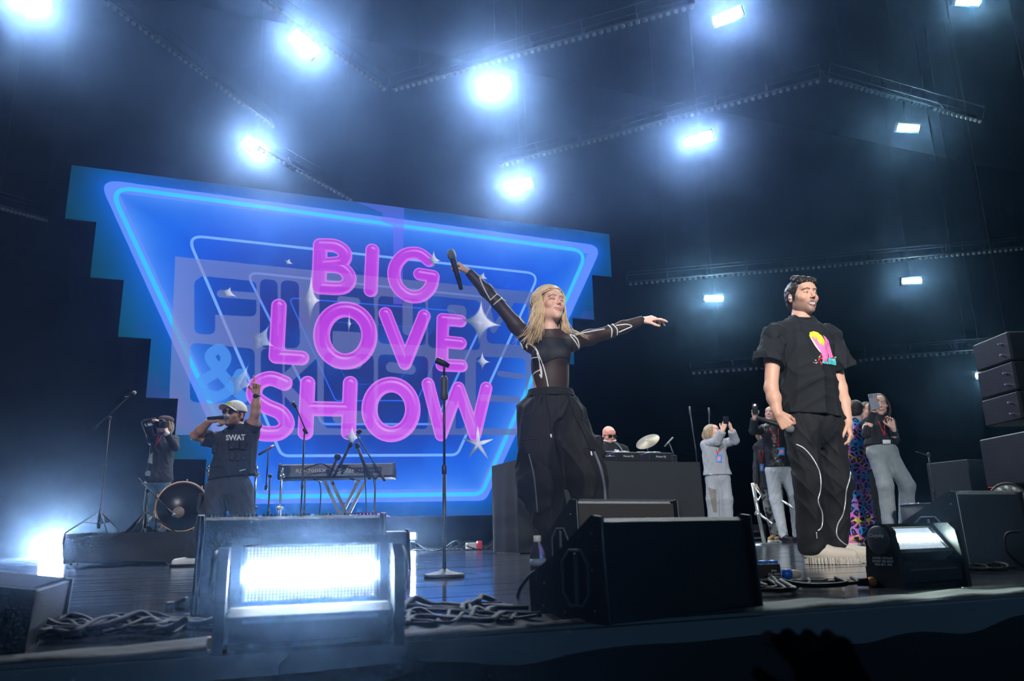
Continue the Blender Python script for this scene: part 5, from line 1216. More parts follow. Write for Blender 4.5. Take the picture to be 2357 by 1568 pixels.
def decal_text(name, txt, cx_, cy_, hpx, bv, m, parent, rot=0.0, sx=1.0, off=.003):
    me = text_mesh(txt, 1.0, 0, .035); c, s = math.cos(rot), math.sin(rot)
    for v in me.vertices:
        x, y = v.co.x*hpx*sx*1.4, v.co.y*hpx*1.4; p = cast(bv, cx_ + x*c + y*s, cy_ - y*c + x*s, off)
        if p is not None: v.co = Vector(p)
    me.materials.clear(); return link(name, me, m, parent)
def vlink(name, VQ, m, parent, cols=None, **k): return link(name, fast_mesh(name, VQ[0], VQ[1], True, cols), m, parent, **k)
def body_mesh(parent, parts, tone):
    """parts: (V,Q) or (V,Q,C); one continuous skin mesh"""
    V, Q = join([(p[0], p[1]) for p in parts]); C_ = np.concatenate([p[2] if len(p) > 2 else skin_cols(p[0], tone) for p in parts]); return vlink('body', (V, Q), SKIN, parent, C_)
def phone(parent, c, face, up, label, m=None, w_=.036, h_=.076):
    f = nv(face); u_2 = np.array(up, float); u_2 = nv(u_2 - f*(u_2@f)); s = np.cross(u_2, f); R = np.array([s, f, u_2]).T
    t = empty('mobile_phone', label, 'phone', c); b = MB(); b.box(c, (w_, .0045, h_), R, bev=.003); b.build('shell', m or BLACK, t)
    b = MB(); b.box(c + f*.005 - s*w_*.4 + u_2*h_*.7, (w_*.42, .002, h_*.2), R, bev=.001); pl = b.build('camera_plate', PLY, t); return t, R
def lanyard(parent, bv, left, right, tip, mred, badge=None, bcol=None):
    piping('lanyard', [left, tip], bv, .005, mred, parent, off=.004); piping('lanyard', [right, tip], bv, .005, mred, parent, off=.004)
    if badge:
        x0, y0, x1, y1 = badge; decal('badge', [(x0,y0),(x1,y0),(x1,y1),(x0,y1)], bv, bcol[0], parent, .8, .010)
        if len(bcol) > 1: xm, ym = (x0+x1)/2, (y0+y1)/2; w_, h_ = (x1-x0)*.28, (y1-y0)*.25; decal('badge_print', [(xm-w_,ym-h_),(xm+w_,ym-h_),(xm+w_,ym+h_),(xm-w_,ym+h_)], bv, bcol[1], parent, .7, .012)
CLK = mat('black_cotton', (.008,.0095,.012), .85, bump=(300, .12, 2)); CLK2 = mat('black_trouser_cloth', (.0065,.0075,.010), .8, bump=(200, .12, 2)); WPI = mat('white_piping', (.75,.76,.78), .5)
# ---------------------------------------------------------------- the woman with raised arms
D = 4.5
J = dict(neck=at(1264,768,D), sr=at(1222,790,D), er=at(1146,698,D-.03), wr=at(1079,627,D-.05), sl=at(1316,788,D+.02), el=at(1405,764,D+.10), wl=at(1478,737,D+.18),
 hr=at(1234,948,D), hl=at(1304,952,D+.02), kr=at(1242,1105,D-.05), kl=at(1348,1090,D+.02), ar=at(1290,1290,D+.0), al=at(1385,1285,D+.10))
ge = (J['ar']+J['al'])/2; wo = empty('person', 'blonde woman with both arms spread wide, sheer black top with white piping, baggy black trousers', 'person', (ge[0], ge[1], 0))
hf = nv(-FHV*.84 + RIGHT*.50 + UP*.22); hu = nv(UP + FHV*.2 - RIGHT*.05); RH = hframe(hf, hu); hc = at(1266,706,D-.02); HS = .98
H_ = make_head(hc, RH, HS, .0026, False, 'fair', smile=.75, brow=(.13,.07,.04), browt=.0040, lips=(.60,.20,.19), eyes='closed')
tp = torso_prims(J, False, w=.93, d=.9, bust=1.0); arms = {}
handR = hand_prims(J['wr'], at(1046,600,D-.06)-J['wr'], -FHV*.2+UP*.6+RIGHT*.7, 1, [(62,70,45),(66,82,48),(70,84,50),(72,84,50)], s=.92, thumb=((.8,.45,-.55),(.7,-.25,-.75)))
handL = hand_prims(J['wl'], at(1532,728,D+.2)-J['wl'], UP*.8-FHV*.5, -1, [(10,15,10),(25,25,15),(35,30,20),(45,35,20)], sp_=.10, s=.92, thumb=((.8,.5,-.45),(.9,.2,-.4)))
aR = patch(arm_prims(J,'r',False) + handR, .0038); aL = patch(arm_prims(J,'l',False) + handL, .0038); tb = patch(tp, .008)
nkp = patch([('cap', hc + RH@np.array([0,.022,-.07]), J['neck']-UP*.03, .045, .056)], .005)
body_mesh(wo, [H_, aR, aL, tb, nkp], 'fair')
SHEER = mat('sheer_brown_black_mesh', (.040,.024,.019), .55, bump=(700,.1,1)); OPQ = mat('black_jersey', (.012,.014,.018), .7)
R_, pel = torso_frame(J)
sl1 = patch(arm_prims(J,'r',False), .006, .006, clips=[(J['wr']*.96+J['er']*.04, J['wr']-J['er'])]); sl2 = patch(arm_prims(J,'l',False), .006, .006, clips=[(J['wl']*.96+J['el']*.04, J['wl']-J['el'])])
cutR = [('cap', at(1222,912,D), at(1218,876,D), .068, .045, {'mode': 'sub', 'k': .003}), ('cap', at(1338,930,D), at(1336,890,D), .035, .028, {'mode': 'sub', 'k': .003})]
top_ = patch(tp + [('cap', J['neck']-UP*.02, hc + RH@np.array([0,.03,-.115]), .052, .043, {'k': .02})], .0055, .006, after=cutR, clips=[(at(1270,757,D), nv(UP+FHV*-.25))])
sh = vlink('sheer_top', join([sl1, sl2, top_]), SHEER, wo); BW = bvh_of(sl1, sl2, top_)
# opaque crop panel over the sheer layer and the cuffs
cz = atY(1275, 840, J['neck'][1])
v = Vox(*bounds(tp, .04), .0055); v.run(tp, .0095); zt = at(1270, 784, D)[2]; zb = at(1280, 838, D)[2]
v.clip(lambda X, Y, Z: Z - (zt + 0*X)); xm = at(1275,830,D)[0]; v.clip(lambda X, Y, Z: (zb + .012 - ((X-xm)/.12)**2*.05) - Z)
v.clip(lambda X, Y, Z: np.abs(((X-xm)*RIGHT[0] + (Y-J['neck'][1])*RIGHT[1])) - .118)
vlink('crop_panel', v.mesh(), OPQ, wo)
for s in 'rl':
    w0 = J['w'+s]; d = nv(J['w'+s]-J['e'+s]); b = MB(); b.lathe([(.0285,-.036),(.0275,.002),(.025,.002),(.025,-.03)], w0, d, 20); b.build('cuff', OPQ, wo)
PIPE = [[(1104,640),(1116,668),(1130,692)], [(1104,640),(1122,650),(1144,674)], [(1128,692),(1146,675)], [(1136,702),(1155,686)], [(1154,687),(1180,710),(1204,742),(1222,752)],
 [(1199,788),(1212,775),(1224,762)], [(1199,790),(1206,806),(1214,822)], [(1211,800),(1213,793),(1221,793),(1234,806),(1246,830),(1256,862),(1262,892)],
 [(1213,797),(1214,824),(1222,862)], [(1231,797),(1240,815),(1243,845),(1247,870),(1242,862)], [(1218,838),(1224,826),(1239,822)], [(1224,868),(1232,858),(1244,852)], [(1236,812),(1246,850),(1247,868)],
 [(1311,770),(1325,772),(1345,766),(1392,758)], [(1398,748),(1408,758),(1407,777)], [(1408,745),(1420,758),(1420,772)], [(1418,750),(1440,747),(1454,751),(1440,758),(1424,765)],
 [(1312,772),(1326,790),(1332,808),(1326,832),(1316,860),(1313,898)], [(1318,772),(1329,782),(1333,800),(1329,812)], [(1316,858),(1320,880),(1320,892)]]
for p_ in PIPE: piping('piping', p_, BW, .0042, WPI, wo, label='white cord trim')
# trousers
TP = [('ell', pel+UP*.0, (.168,.125,.13), R_, {'k': .03}), ('cap', pel+UP*.12, pel-UP*.02, .128, .155, {'k': .04, 'flat': (R_[:,1], .8)}),
 ('cap', J['hr']-UP*.02, J['kr'], .118, .125, {'k': .04}), ('cap', J['kr'], J['ar']+UP*.03, .125, .088, {'k': .04}), ('cap', J['hl']-UP*.02, J['kl'], .112, .118, {'k': .04}), ('cap', J['kl'], J['al']+UP*.03, .118, .088, {'k': .04}),
 ('box', at(1212,1018,D-.06), (.022,.05,.075), np.eye(3), .015, .02), ('box', at(1378,1030,D+.02), (.022,.05,.07), np.eye(3), .015, .02)]
wz = at(1265, 898, D)
tr = patch(TP, .007, warp=folds(.012, 3.6, 5, (1,1,.3)), clips=[(wz, nv(UP+RIGHT*.06)), (np.array([0,0,.03]), -UP)]); vlink('cargo_trousers', tr, CLK2, wo, label='baggy black cargo trousers'); BT = bvh_of(tr)
v = Vox(*bounds(TP[:2], .05), .006); v.run(TP[:2], .006); v.clip(lambda X, Y, Z: Z - wz[2]-.004); v.clip(lambda X, Y, Z: wz[2]-.045 - Z); vlink('waistband', v.mesh(), CLK, wo)
for p_, nm in (([(1256,900),(1258,930),(1266,960),(1268,998)], 'drawstring'), ([(1308,900),(1320,950),(1345,1000),(1360,1038)], 'drawstring')):
    piping(nm, p_, BT, .004, CLK, wo, off=.004)
for p_ in ([(1268,1000),(1269,1008)], [(1359,1040),(1361,1050)]): piping('cord_end', p_, BT, .005, WPI, wo, off=.006)
GREYT = mat('grey_blue_strap', (.09,.11,.15), .6)
piping('side_strap', [(1367,1040),(1382,1080),(1390,1120),(1393,1160)], BT, .009, GREYT, wo, off=.003); piping('side_strap', [(1218,1045),(1230,1100),(1238,1180)], BT, .005, GREYT, wo, off=.003)
SEAM = mat('trouser_seam', (.022,.024,.028), .7)
for p_ in ([(1204,958),(1214,954),(1226,946),(1232,930),(1230,910)], [(1203,1014),(1240,1011),(1242,1036),(1206,1042)], [(1322,921),(1332,932),(1342,955),(1340,966),(1328,952)], [(1286,902),(1287,935),(1284,965)], [(1340,1030),(1368,1034),(1382,1045)]): piping('seam', p_, BT, .0028, SEAM, wo, off=.002)
hp = cast(BT, 1288, 901, .004); b = MB(); b.lathe([(.009,0),(.009,.003),(.006,.004)], hp, CAM-hp, 14); b.build('button', EDGE, wo)
for s in 'rl': shoe(wo, J['a'+s], -FHV*.8+RIGHT*.5*(1 if s == 'l' else .2), CLK, EDGE, ln=.25)
# hair: a cap of hair plus several hundred separate locks
HB = mat('blonde_hair', (.80,.62,.38), .38, noise=(22, (.42,.28,.15), .9))
HRT = mat('darker_hair_roots', (.42,.29,.17), .5, noise=(40, (.22,.14,.08), .8))
FHL = (np.array([-.12,-.085,-.06,-.04,-.02,.03,.055,.13]), np.array([.080,.076,.062,.030,-.03,-.07,-.08,-.08]))
hv, hq = short_hair(hc, RH, HS, .0045, h=.004, hairl=FHL)
hr_ = vlink('hair', (hv, hq), HRT, wo); rs = random.Random(21); b = MB()
for i in range(1100):
    az0 = rs.uniform(-PI, PI); el0 = math.radians(rs.uniform(30, 89)); L_ = rs.uniform(.17, .27); r0 = .006 + .014*rs.random()
    px_ = math.sin(az0)*math.cos(el0); side = 1 if px_ > .22 else -1            # parted on the left of the head
    tgt = side*max(abs(az0) if (az0 > 0) == (side > 0) else PI*.55, math.radians(rs.uniform(60, 84))); pts = []; n1_, n2_ = 8, 8
    for k in range(n1_):
        t = k/(n1_-1); el = el0 + (math.radians(-12)-el0)*t; az = az0 + (tgt-az0)*min(1, t*1.6)**.8; rr2 = r0 + .010*math.sin(PI*t)
        x = math.sin(az)*math.cos(el)*(.077+rr2); y = -math.cos(az)*math.cos(el)*(.094+rr2)+.018; z = math.sin(el)*(.082+rr2)+.038; pts.append(hc + RH @ (np.array([x, y, z])*HS))
    p = pts[-1]; out = nv((p-hc)*[1,1,0]); wob = rs.uniform(0, 6); am = rs.uniform(.003, .012); fl_ = rs.uniform(.05, .5)*(1 if rs.random() < .85 else 1.8); wide = RIGHT*(1 if (p-hc)@RIGHT > 0 else -1)
    for k in range(1, n2_+1):
        t = k/n2_; pts.append(p - UP*L_*t + out*(fl_*.07*t*t) - FHV*.03*t + wide*.012*t*t*t*fl_*2 + RIGHT*am*math.sin(wob+t*4) + FHV*am*math.cos(wob+t*3))
    w0 = rs.uniform(.0018, .0038); b.tube(pts, [w0*(1.0 if k < len(pts)-5 else max(.2, 1-(k-len(pts)+5)*.2)) for k in range(len(pts))], 4, cap=False)
b.build('hair_locks', HB, hr_, kind='stuff')
b = MB()
for k in range(8):     # locks thrown out over both shoulders
    sgn = -1 if k % 2 else 1; base = hc + RIGHT*sgn*.09 - UP*(.14+.004*k) - FHV*.03
    q = [base, base + RIGHT*sgn*(.05+.004*k) - UP*.02 - FHV*.01*rs.random(), base + RIGHT*sgn*(.10+.012*rs.random()) - UP*(.03+.02*rs.random()), base + RIGHT*sgn*(.12+.02*rs.random()) - UP*(.045+.03*rs.random())]
    b.tube(smooth_path(q, 5), [.0016]*10+[.001]*6, 4, cap=False)
b.build('stray_locks', HB, hr_, kind='stuff')
t = mic(None, at(1062,667,D-.10), at(1036,574,D-.13), 'wireless microphone raised high in the blonde woman\'s hand', head=MESHB, hr=.027)

# ---------------------------------------------------------------- the man in the printed shirt
D = 4.75
J = dict(neck=at(1842,748,D), sr=at(1782,775,D-.06), er=at(1775,893,D-.10), wr=at(1791,953,D-.14), sl=at(1906,778,D+.08), el=at(1934,893,D+.10), wl=at(1952,975,D+.02),
 hr=at(1842,975,D-.02), hl=at(1908,978,D+.06), kr=at(1862,1112,D-.06), kl=at(1926,1112,D+.06), ar=at(1872,1262,D), al=at(1922,1258,D+.10))
ge = (J['ar']+J['al'])/2; ma = empty('person', 'smiling dark-haired man in black T-shirt with pink hands print and black trousers, right of centre', 'person', (ge[0], ge[1], 0))
hf = nv(-FHV*.92 + RIGHT*.30 + UP*.05); RH = hframe(hf, nv(UP + FHV*.10 - RIGHT*.02)); hc = at(1846,686,D); HS = 1.03
H_ = make_head(hc, RH, HS, .0026, True, 'warm', smile=1.0, open_=True, brow=(.05,.03,.02), browt=.0056, lips=(.50,.19,.18), eyes='squint', stubble=.78, scol=(.10,.065,.05), moust=.45, iris=(.05,.04,.04))
tp = torso_prims(J, True, w=1.0, d=1.08, belly=.01)
handR = hand_prims(J['wr'], nv(-UP*.84+RIGHT*.50-FHV*.06), nv(-FHV*.92-RIGHT*.25-UP*.2), 1, [(76,88,50),(80,92,55),(82,94,55),(84,94,55)], s=1.05, thumb=((.80,.25,-.6),(.85,-.25,-.5)))
handL = hand_prims(J['wl'], nv(-UP*.95-RIGHT*.02-FHV*.2), nv(RIGHT*.75-FHV*.45), -1, [(28,38,22),(34,42,26),(40,46,28),(46,50,30)], s=1.05, thumb=((.85,.25,-.45),(.9,-.05,-.5)))
aR = patch(arm_prims(J,'r') + handR, .0042); aL = patch(arm_prims(J,'l') + handL, .0042); tb = patch(tp, .01); nkp = patch([('cap', hc + RH@np.array([0,.022,-.07]), J['neck']-UP*.02, .056, .064)], .006)
body_mesh(ma, [H_, aR, aL, tb, nkp], 'warm')
R_, pel = torso_frame(J)
ST = tp + [('cap', J['neck']-UP*.16, pel+UP*.02, .150, .165, {'k': .06, 'flat': (R_[:,1], .74)})]
hem = at(1865, 958, D)
shirt = patch(ST, .0065, .023, warp=folds(.015, 3.4, 9, (1,1,.35)), clips=[(hem, nv(-UP-RIGHT*.10)), (J['neck']+UP*.055, UP)], after=[('cap', J['neck']+UP*.09-FHV*.02, J['neck']+UP*.0-FHV*.02, .066, .055, {'mode': 'sub', 'k': .004})])
sls = []
for s, e0, e1 in (('r', at(1770,838,D-.09), None), ('l', at(1938,852,D+.09), None)):
    a = J['s'+s]; d = nv(e0-a); v_, q_ = patch([('cap', a, e0, .072, .098, {'k': .02})], .0065, 0, warp=folds(.012, 5, 3), clips=[(e0, d)], after=[('cap', e0-d*.07, e0+d*.08, .070, .092, {'mode': 'sub', 'k': .002})]); sls.append((v_, q_))
vlink('t_shirt', join([shirt]+sls), CLK, ma); BS = bvh_of(shirt, *sls)
b = MB(); nc = J['neck']+UP*.044-FHV*.012; xx, yy = R_[:,0], nv(R_[:,1]+UP*.35); b.tube([nc + xx*math.cos(a)*.066 + yy*math.sin(a)*.062 for a in np.linspace(0, 2*PI, 33)], .0085, 8, cap=False); b.build('collar', CLK, ma)
PK = mat('print_pink', (.90,.22,.52), .7); YL = mat('print_yellow', (.68,.72,.05), .7); CR = mat('print_cream', (.92,.72,.62), .7); TQ = mat('print_turquoise', (.12,.68,.68), .7); RD = mat('print_red', (.85,.05,.03), .7)
decal('print_cream_palm', [(1864,777),(1872,776),(1886,805),(1892,815),(1886,810),(1874,795)], BS, CR, ma, .8, .003)
decal('print_yellow', [(1862,775),(1863,766),(1872,763),(1882,766),(1891,774),(1898,785),(1900,797),(1896,802),(1886,800),(1876,790),(1868,780)], BS, YL, ma, .8, .0034)
decal('print_pink_hands', [(1868,777),(1870,776),(1876,782),(1878,776),(1882,786),(1888,794),(1890,790),(1894,798),(1897,785),(1900,788),(1893,772),(1899,776),(1906,786),(1912,808),(1916,824),(1906,826),(1905,812),(1904,826),(1904,837),(1893,836),(1892,818),(1886,806),(1878,794)], BS, PK, ma, .7, .0042)
decal('print_cuff', [(1892,831),(1905,833),(1905,838),(1891,836)], BS, TQ, ma, 1.2, .005); decal('print_cuff', [(1905,825),(1922,827),(1923,841),(1906,838)], BS, TQ, ma, 1.2, .005)
rb = random.Random(5)
for i, (x, y) in enumerate([(1873,835),(1877,830),(1881,834),(1884,829),(1888,834),(1886,822),(1889,818),(1885,826),(1890,826),(1878,836),(1893,823),(1915,820),(1919,824),(1922,823),(1890,838)]):
    p = cast(BS, x, y, .003)
    if p is not None: b = MB(); b.lathe([(.0055,0),(.0052,.0015)], p, CAM-p, 10); b.build('print_dot', TQ if i % 4 == 1 else RD, ma)
TP = [('ell', pel, (.165,.120,.13), R_, {'k': .03}), ('cap', pel, pel+UP*.13, .155, .148, {'k': .03, 'flat': (R_[:,1], .80)}), ('cap', J['hr']-UP*.02, J['kr'], .100, .086, {'k': .04}), ('cap', J['kr'], J['ar']+UP*.02, .086, .084, {'k': .04}), ('cap', J['hl']-UP*.02, J['kl'], .100, .088, {'k': .04}), ('cap', J['kl'], J['al']+UP*.02, .088, .080, {'k': .04})]
tr = patch(TP, .0065, warp=folds(.010, 3.6, 15, (1,1,.35)), clips=[(at(1870,1262,D)*[1,1,0]+UP*.055, -UP), (hem+UP*.08, UP)]); vlink('trousers', tr, CLK2, ma, label='wide black trousers'); BT = bvh_of(tr)
SIL = mat('silver_piping', (.62,.65,.70), .35, .4)
piping('silver_piping', [(1832,1023),(1850,1032),(1868,1052),(1884,1080),(1889,1106),(1888,1130),(1883,1150),(1886,1165),(1892,1180),(1893,1200),(1890,1215),(1882,1222)], BT, .0042, SIL, ma)
piping('silver_piping', [(1954,1036),(1957,1065),(1956,1100),(1948,1128),(1945,1160),(1940,1185),(1928,1208),(1926,1232),(1938,1248),(1955,1258)], BT, .0042, SIL, ma); piping('silver_piping', [(1879,1225),(1880,1240)], BT, .004, SIL, ma)
CRM = mat('cream_suede', (.62,.57,.48), .8); CRS = mat('cream_ribbed_sole', (.66,.63,.56), .6, bump=(3, 1.0, 0, (120,120,1)))
def ribs(o, q):
    laces(mat('cream_laces', (.7,.66,.58), .7) if 'cream_laces' not in bpy.data.materials else bpy.data.materials['cream_laces'])(o, q); b = MB()
    for k in range(46):
        t = 2*PI*k/46; b.box(q(.0925+math.cos(t)*.148, math.sin(t)*.0535*(1+.12*math.cos(t-.6)), .02), (.0022,.0022,.017))
    b.build('sole_ribs', CRS, o, kind='stuff')
shoe(ma, J['ar'], RIGHT*.85-FHV*.45, CRM, CRS, ln=.29, sole=.038, extra=ribs, wd=.05, name='shoe'); shoe(ma, J['al'], RIGHT*.92-FHV*.25, CRM, CRS, ln=.29, sole=.038, extra=ribs, wd=.05, name='shoe')
HD = mat('dark_brown_hair', (.030,.019,.013), .5, noise=(30, (.012,.008,.006), .8))
vlink('hair', short_hair(hc, RH, HS, .007, quiff=.006, h=.0035, dz=-.004), HD, ma)
ep = hc + RH@np.array([-.086,.004,-.006]); b = MB(); b.sphere(ep, .008, 6); b.build('earpiece', mat('pale_earpiece', (.7,.72,.72), .3), ma)
t = mic(None, at(1741,962,D-.105), at(1828,990,D-.13), 'microphone with grey foam head hanging in the man\'s right hand', head=mat('grey_foam', (.16,.17,.18), .95, bump=(300,.3,2)), hr=.028)
# ---------------------------------------------------------------- the man in white cap and tactical vest
NAVY = mat('charcoal_vest_cloth', (.025,.030,.036), .8, bump=(150,.2,3)); NAVY2 = mat('dark_grey_trouser', (.040,.046,.054), .85, bump=(120,.15,3)); STUD = mat('steel_stud', (.8,.8,.8), .2, 1.0)
D = 6.9
J = dict(neck=at(549,990,D), sr=at(497,1014,D), er=at(449,1003,D-.12), wr=at(484,969,D-.26), sl=at(577,996,D), el=at(588,950,D-.10), wl=at(591,908,D-.12),
 hr=at(505,1118,D+.02), hl=at(552,1122,D), kr=at(484,1200,D-.12), kl=at(560,1200,D), ar=at(447,1290,D-.05), al=at(580,1298,D+.2))
J['ar'][2] = .10; J['al'][2] = .10
sw = empty('person', 'singer in white cap, round sunglasses and black tactical vest, one finger pointing up', 'person', ((J['ar'][0]+J['al'][0])/2, (J['ar'][1]+J['al'][1])/2, 0))
hf = nv(-FHV*.9 - RIGHT*.22 + UP*.10); RH = hframe(hf, nv(UP + RIGHT*.10)); hc = at(538,955,D-.02); HS = 1.0
H_ = make_head(hc, RH, HS, .0036, True, 'tan', smile=.2, open_=True, brow=(.05,.03,.02), lips=(.45,.16,.15), eyes='open', stubble=.6, moust=.85, scol=(.05,.03,.025))
tp = torso_prims(J, True, w=1.05, d=1.1, belly=.015)
hR = hand_prims(J['wr'], nv(RIGHT*.97+UP*.08-FHV*.05), nv(UP*.85-FHV*.5), 1, [(60,80,45)]*4, s=1.0, thumb=((.85,.1,-.55),(.8,-.3,-.5)))
hL = hand_prims(J['wl'], nv(UP-RIGHT*.05), nv(FHV*.9+RIGHT*.3), -1, POINT, s=1.02, thumb=((.55,.3,-.8),(.3,-.7,-.6)))
aR = patch(arm_prims(J,'r') + hR, .005); aL = patch(arm_prims(J,'l') + hL, .005); nkp = patch([('cap', hc + RH@np.array([0,.022,-.07]), J['neck']-UP*.02, .055, .062)], .007)
body_mesh(sw, [H_, aR, aL, patch(tp, .012), nkp, patch(leg_prims(J,'r')+leg_prims(J,'l'), .014)], 'tan')
R_, pel = torso_frame(J)
ST = tp + [('cap', J['neck']-UP*.15, pel-UP*.02, .150, .175, {'k': .06, 'flat': (R_[:,1], .76)})]
shirt = patch(ST, .008, .016, warp=folds(.007, 4, 31), clips=[(at(530,1100,D), nv(-UP+RIGHT*.12)), (J['neck']+UP*.05, UP)])
sls = []
for s, e0 in (('r', at(470,1008,D-.06)), ('l', at(583,975,D-.04))):
    a = J['s'+s]; d = nv(e0-a); sls.append(patch([('cap', a, e0+d*.02, .072, .080, {'k': .02})], .008, 0, warp=folds(.006, 5, 33), clips=[(e0+d*.01, d)]))
vlink('t_shirt', join([shirt]+sls), NAVY, sw)
vest = patch([('cap', J['neck']-UP*.13, pel+UP*.10, .158, .178, {'k': .05, 'flat': (R_[:,1], .80)})], .008, .014, warp=folds(.004, 5, 35), clips=[(at(530,1078,D), -UP), (J['neck']+UP*.0, UP)]); vlink('tactical_vest', vest, NAVY, sw); BV = bvh_of(vest, shirt)
decal_text('vest_lettering', 'SWAT', 543, 1009, 12, BV, WPI, sw, rot=-.03, sx=.92, off=.012)
for i, (x, y) in enumerate([(534,1030),(546,1028),(559,1030),(535,1055),(548,1056),(560,1055),(497,1040),(491,1040)]):
    p = cast(BV, x, y-4, .012)
    if p is not None:
        n_ = nv(CAM-p); b = MB(); b.box(p, (.024,.014,.036), hframe(n_, UP), bev=.006); q_ = b.build('pouch', NAVY, sw); b = MB(); b.lathe([(.007,0),(.005,.004)], p+n_*.016-UP*.016, n_, 8); b.build('stud', STUD, q_)
for x in (538, 545, 552):
    p = cast(BV, x, 1000, .012)
    if p is not None: b = MB(); b.lathe([(.006,0),(.004,.004)], p, nv(CAM-p), 8); b.build('stud', STUD, sw)
decal('pale_patch', [(551,1083),(564,1079),(564,1081),(551,1085)], BV, WPI, sw, .5, .012)
TP = [('ell', pel, (.160,.125,.13), R_, {'k': .03}), ('cap', pel, pel+UP*.12, .15, .15, {'k': .03, 'flat': (R_[:,1], .8)}), ('cap', J['hr']-UP*.02, J['kr'], .115, .105, {'k': .04}), ('cap', J['kr'], J['ar'], .105, .085, {'k': .04}), ('cap', J['hl']-UP*.02, J['kl'], .115, .105, {'k': .04}), ('cap', J['kl'], J['al'], .105, .085, {'k': .04}),
 ('box', J['kr']+UP*.16-RIGHT*.10, (.02,.06,.08), np.eye(3), .015, .02)]
vlink('cargo_trousers', patch(TP, .009, warp=folds(.007, 5, 37), clips=[(at(530,1092,D), UP), (np.array([0,0,.07]), -UP)]), NAVY2, sw)
WS = mat('white_trainer', (.75,.78,.76), .5); MINT = mat('mint_accent', (.35,.75,.55), .5); YEL = mat('yellow_tab', (.75,.6,.08), .5)
def acc(o, q):
    laces(WS, 4)(o, q); b = MB(); b.box(q(.05,-.043,.045), (.03,.004,.012), bev=.003); b.build('mint_panel', MINT, o); b = MB(); b.box(q(-.05,0,.085), (.012,.03,.022), bev=.004); b.build('heel_tab', YEL, o)
shoe(sw, at(462,1290,D-.05)*[1,1,0]+UP*.1, -RIGHT*.9-FHV*.35, WS, BLACK, ln=.28, sole=.022, extra=acc); shoe(sw, J['al'], RIGHT*.7-FHV*.7, WS, BLACK, ln=.28, sole=.022, extra=acc)
CAPM = mat('white_cap_cloth', (.68,.69,.68), .8); P = [('ell', (0,.018,.045), (.080,.100,.078))]
lo, hi = bounds(P, .03); v = Vox(lo, hi, .004); v.run(P, .013); v.clip(lambda X, Y, Z: (.036 - Z + Y*.12)); V, Q = v.mesh(); cp = vlink('cap', (hc + (V*HS)@RH.T, Q), CAPM, sw)
v = Vox((-.09,-.20,.0), (.09,-.05,.10), .004); v.run([('ell', (0,-.10,.036), (.078,.085,.07))]); v.clip(lambda X, Y, Z: np.abs(Z - (.050 - 6*X*X + (Y+.08)*-.05)) - .004); V, Q = v.mesh(); vlink('visor', (hc + (V*HS)@RH.T, Q), CAPM, cp)
b = MB(); b.box(hc + RH@np.array([.0,-.104,.078]), (.020,.004,.014), RH, bev=.002); b.build('cap_badge', mat('green_yellow_badge', (.55,.62,.05), .6, noise=(60, (.75,.6,.05), .4)), cp)
BG = mat('black_glass', (.01,.01,.012), .06); sg = None
for s in (-1, 1):
    b = MB(); b.lathe([(.023,0),(.022,.003)], hc + RH@np.array([s*.031,-.100,.006]), RH@np.array([s*.12,-1,0]), 20)
    if sg is None: sg = b; continue
    sg.V += b.V; n0 = len(sg.V)-len(b.V); sg.F += [[i+n0 for i in f] for f in b.F]; sg.S += b.S
sg.tube([hc + RH@np.array([-.01,-.103,.012]), hc + RH@np.array([.01,-.103,.012])], .0025, 5)
for s in (-1, 1): sg.tube([hc + RH@np.array([s*.052,-.096,.012]), hc + RH@np.array([s*.078,.0,.008])], .0025, 5)
sg.build('sunglasses', BG, sw)
sp2 = short_hair(hc, RH, HS, .003, h=.004); vlink('hair', sp2, HD, sw)
b = MB(); wv = nv(J['wl']-J['el']); b.lathe([(.030,-.035),(.032,-.02),(.030,-.005)], J['wl'], wv, 16); b.build('wristwatch_strap', BLACK, sw); b = MB(); b.lathe([(.020,0),(.020,.008)], J['wl']-wv*.02-FHV*.026, -FHV, 14); b.build('wristwatch_case', PLY, sw)
STR = [[(572,1044),(580,1052),(584,1064),(578,1062)], [(574,1064),(581,1080),(588,1096)]]
for q_ in STR: b = MB(); b.tube(smooth_path([at(*p, D+.05) for p in q_], 4), .016, 6); b.build('dangling_strap', NAVY, sw)
mic(None, at(477,963,D-.30), at(528,960,D-.27), 'microphone held to the mouth of the man in the white cap', head=MESHB, hr=.025)

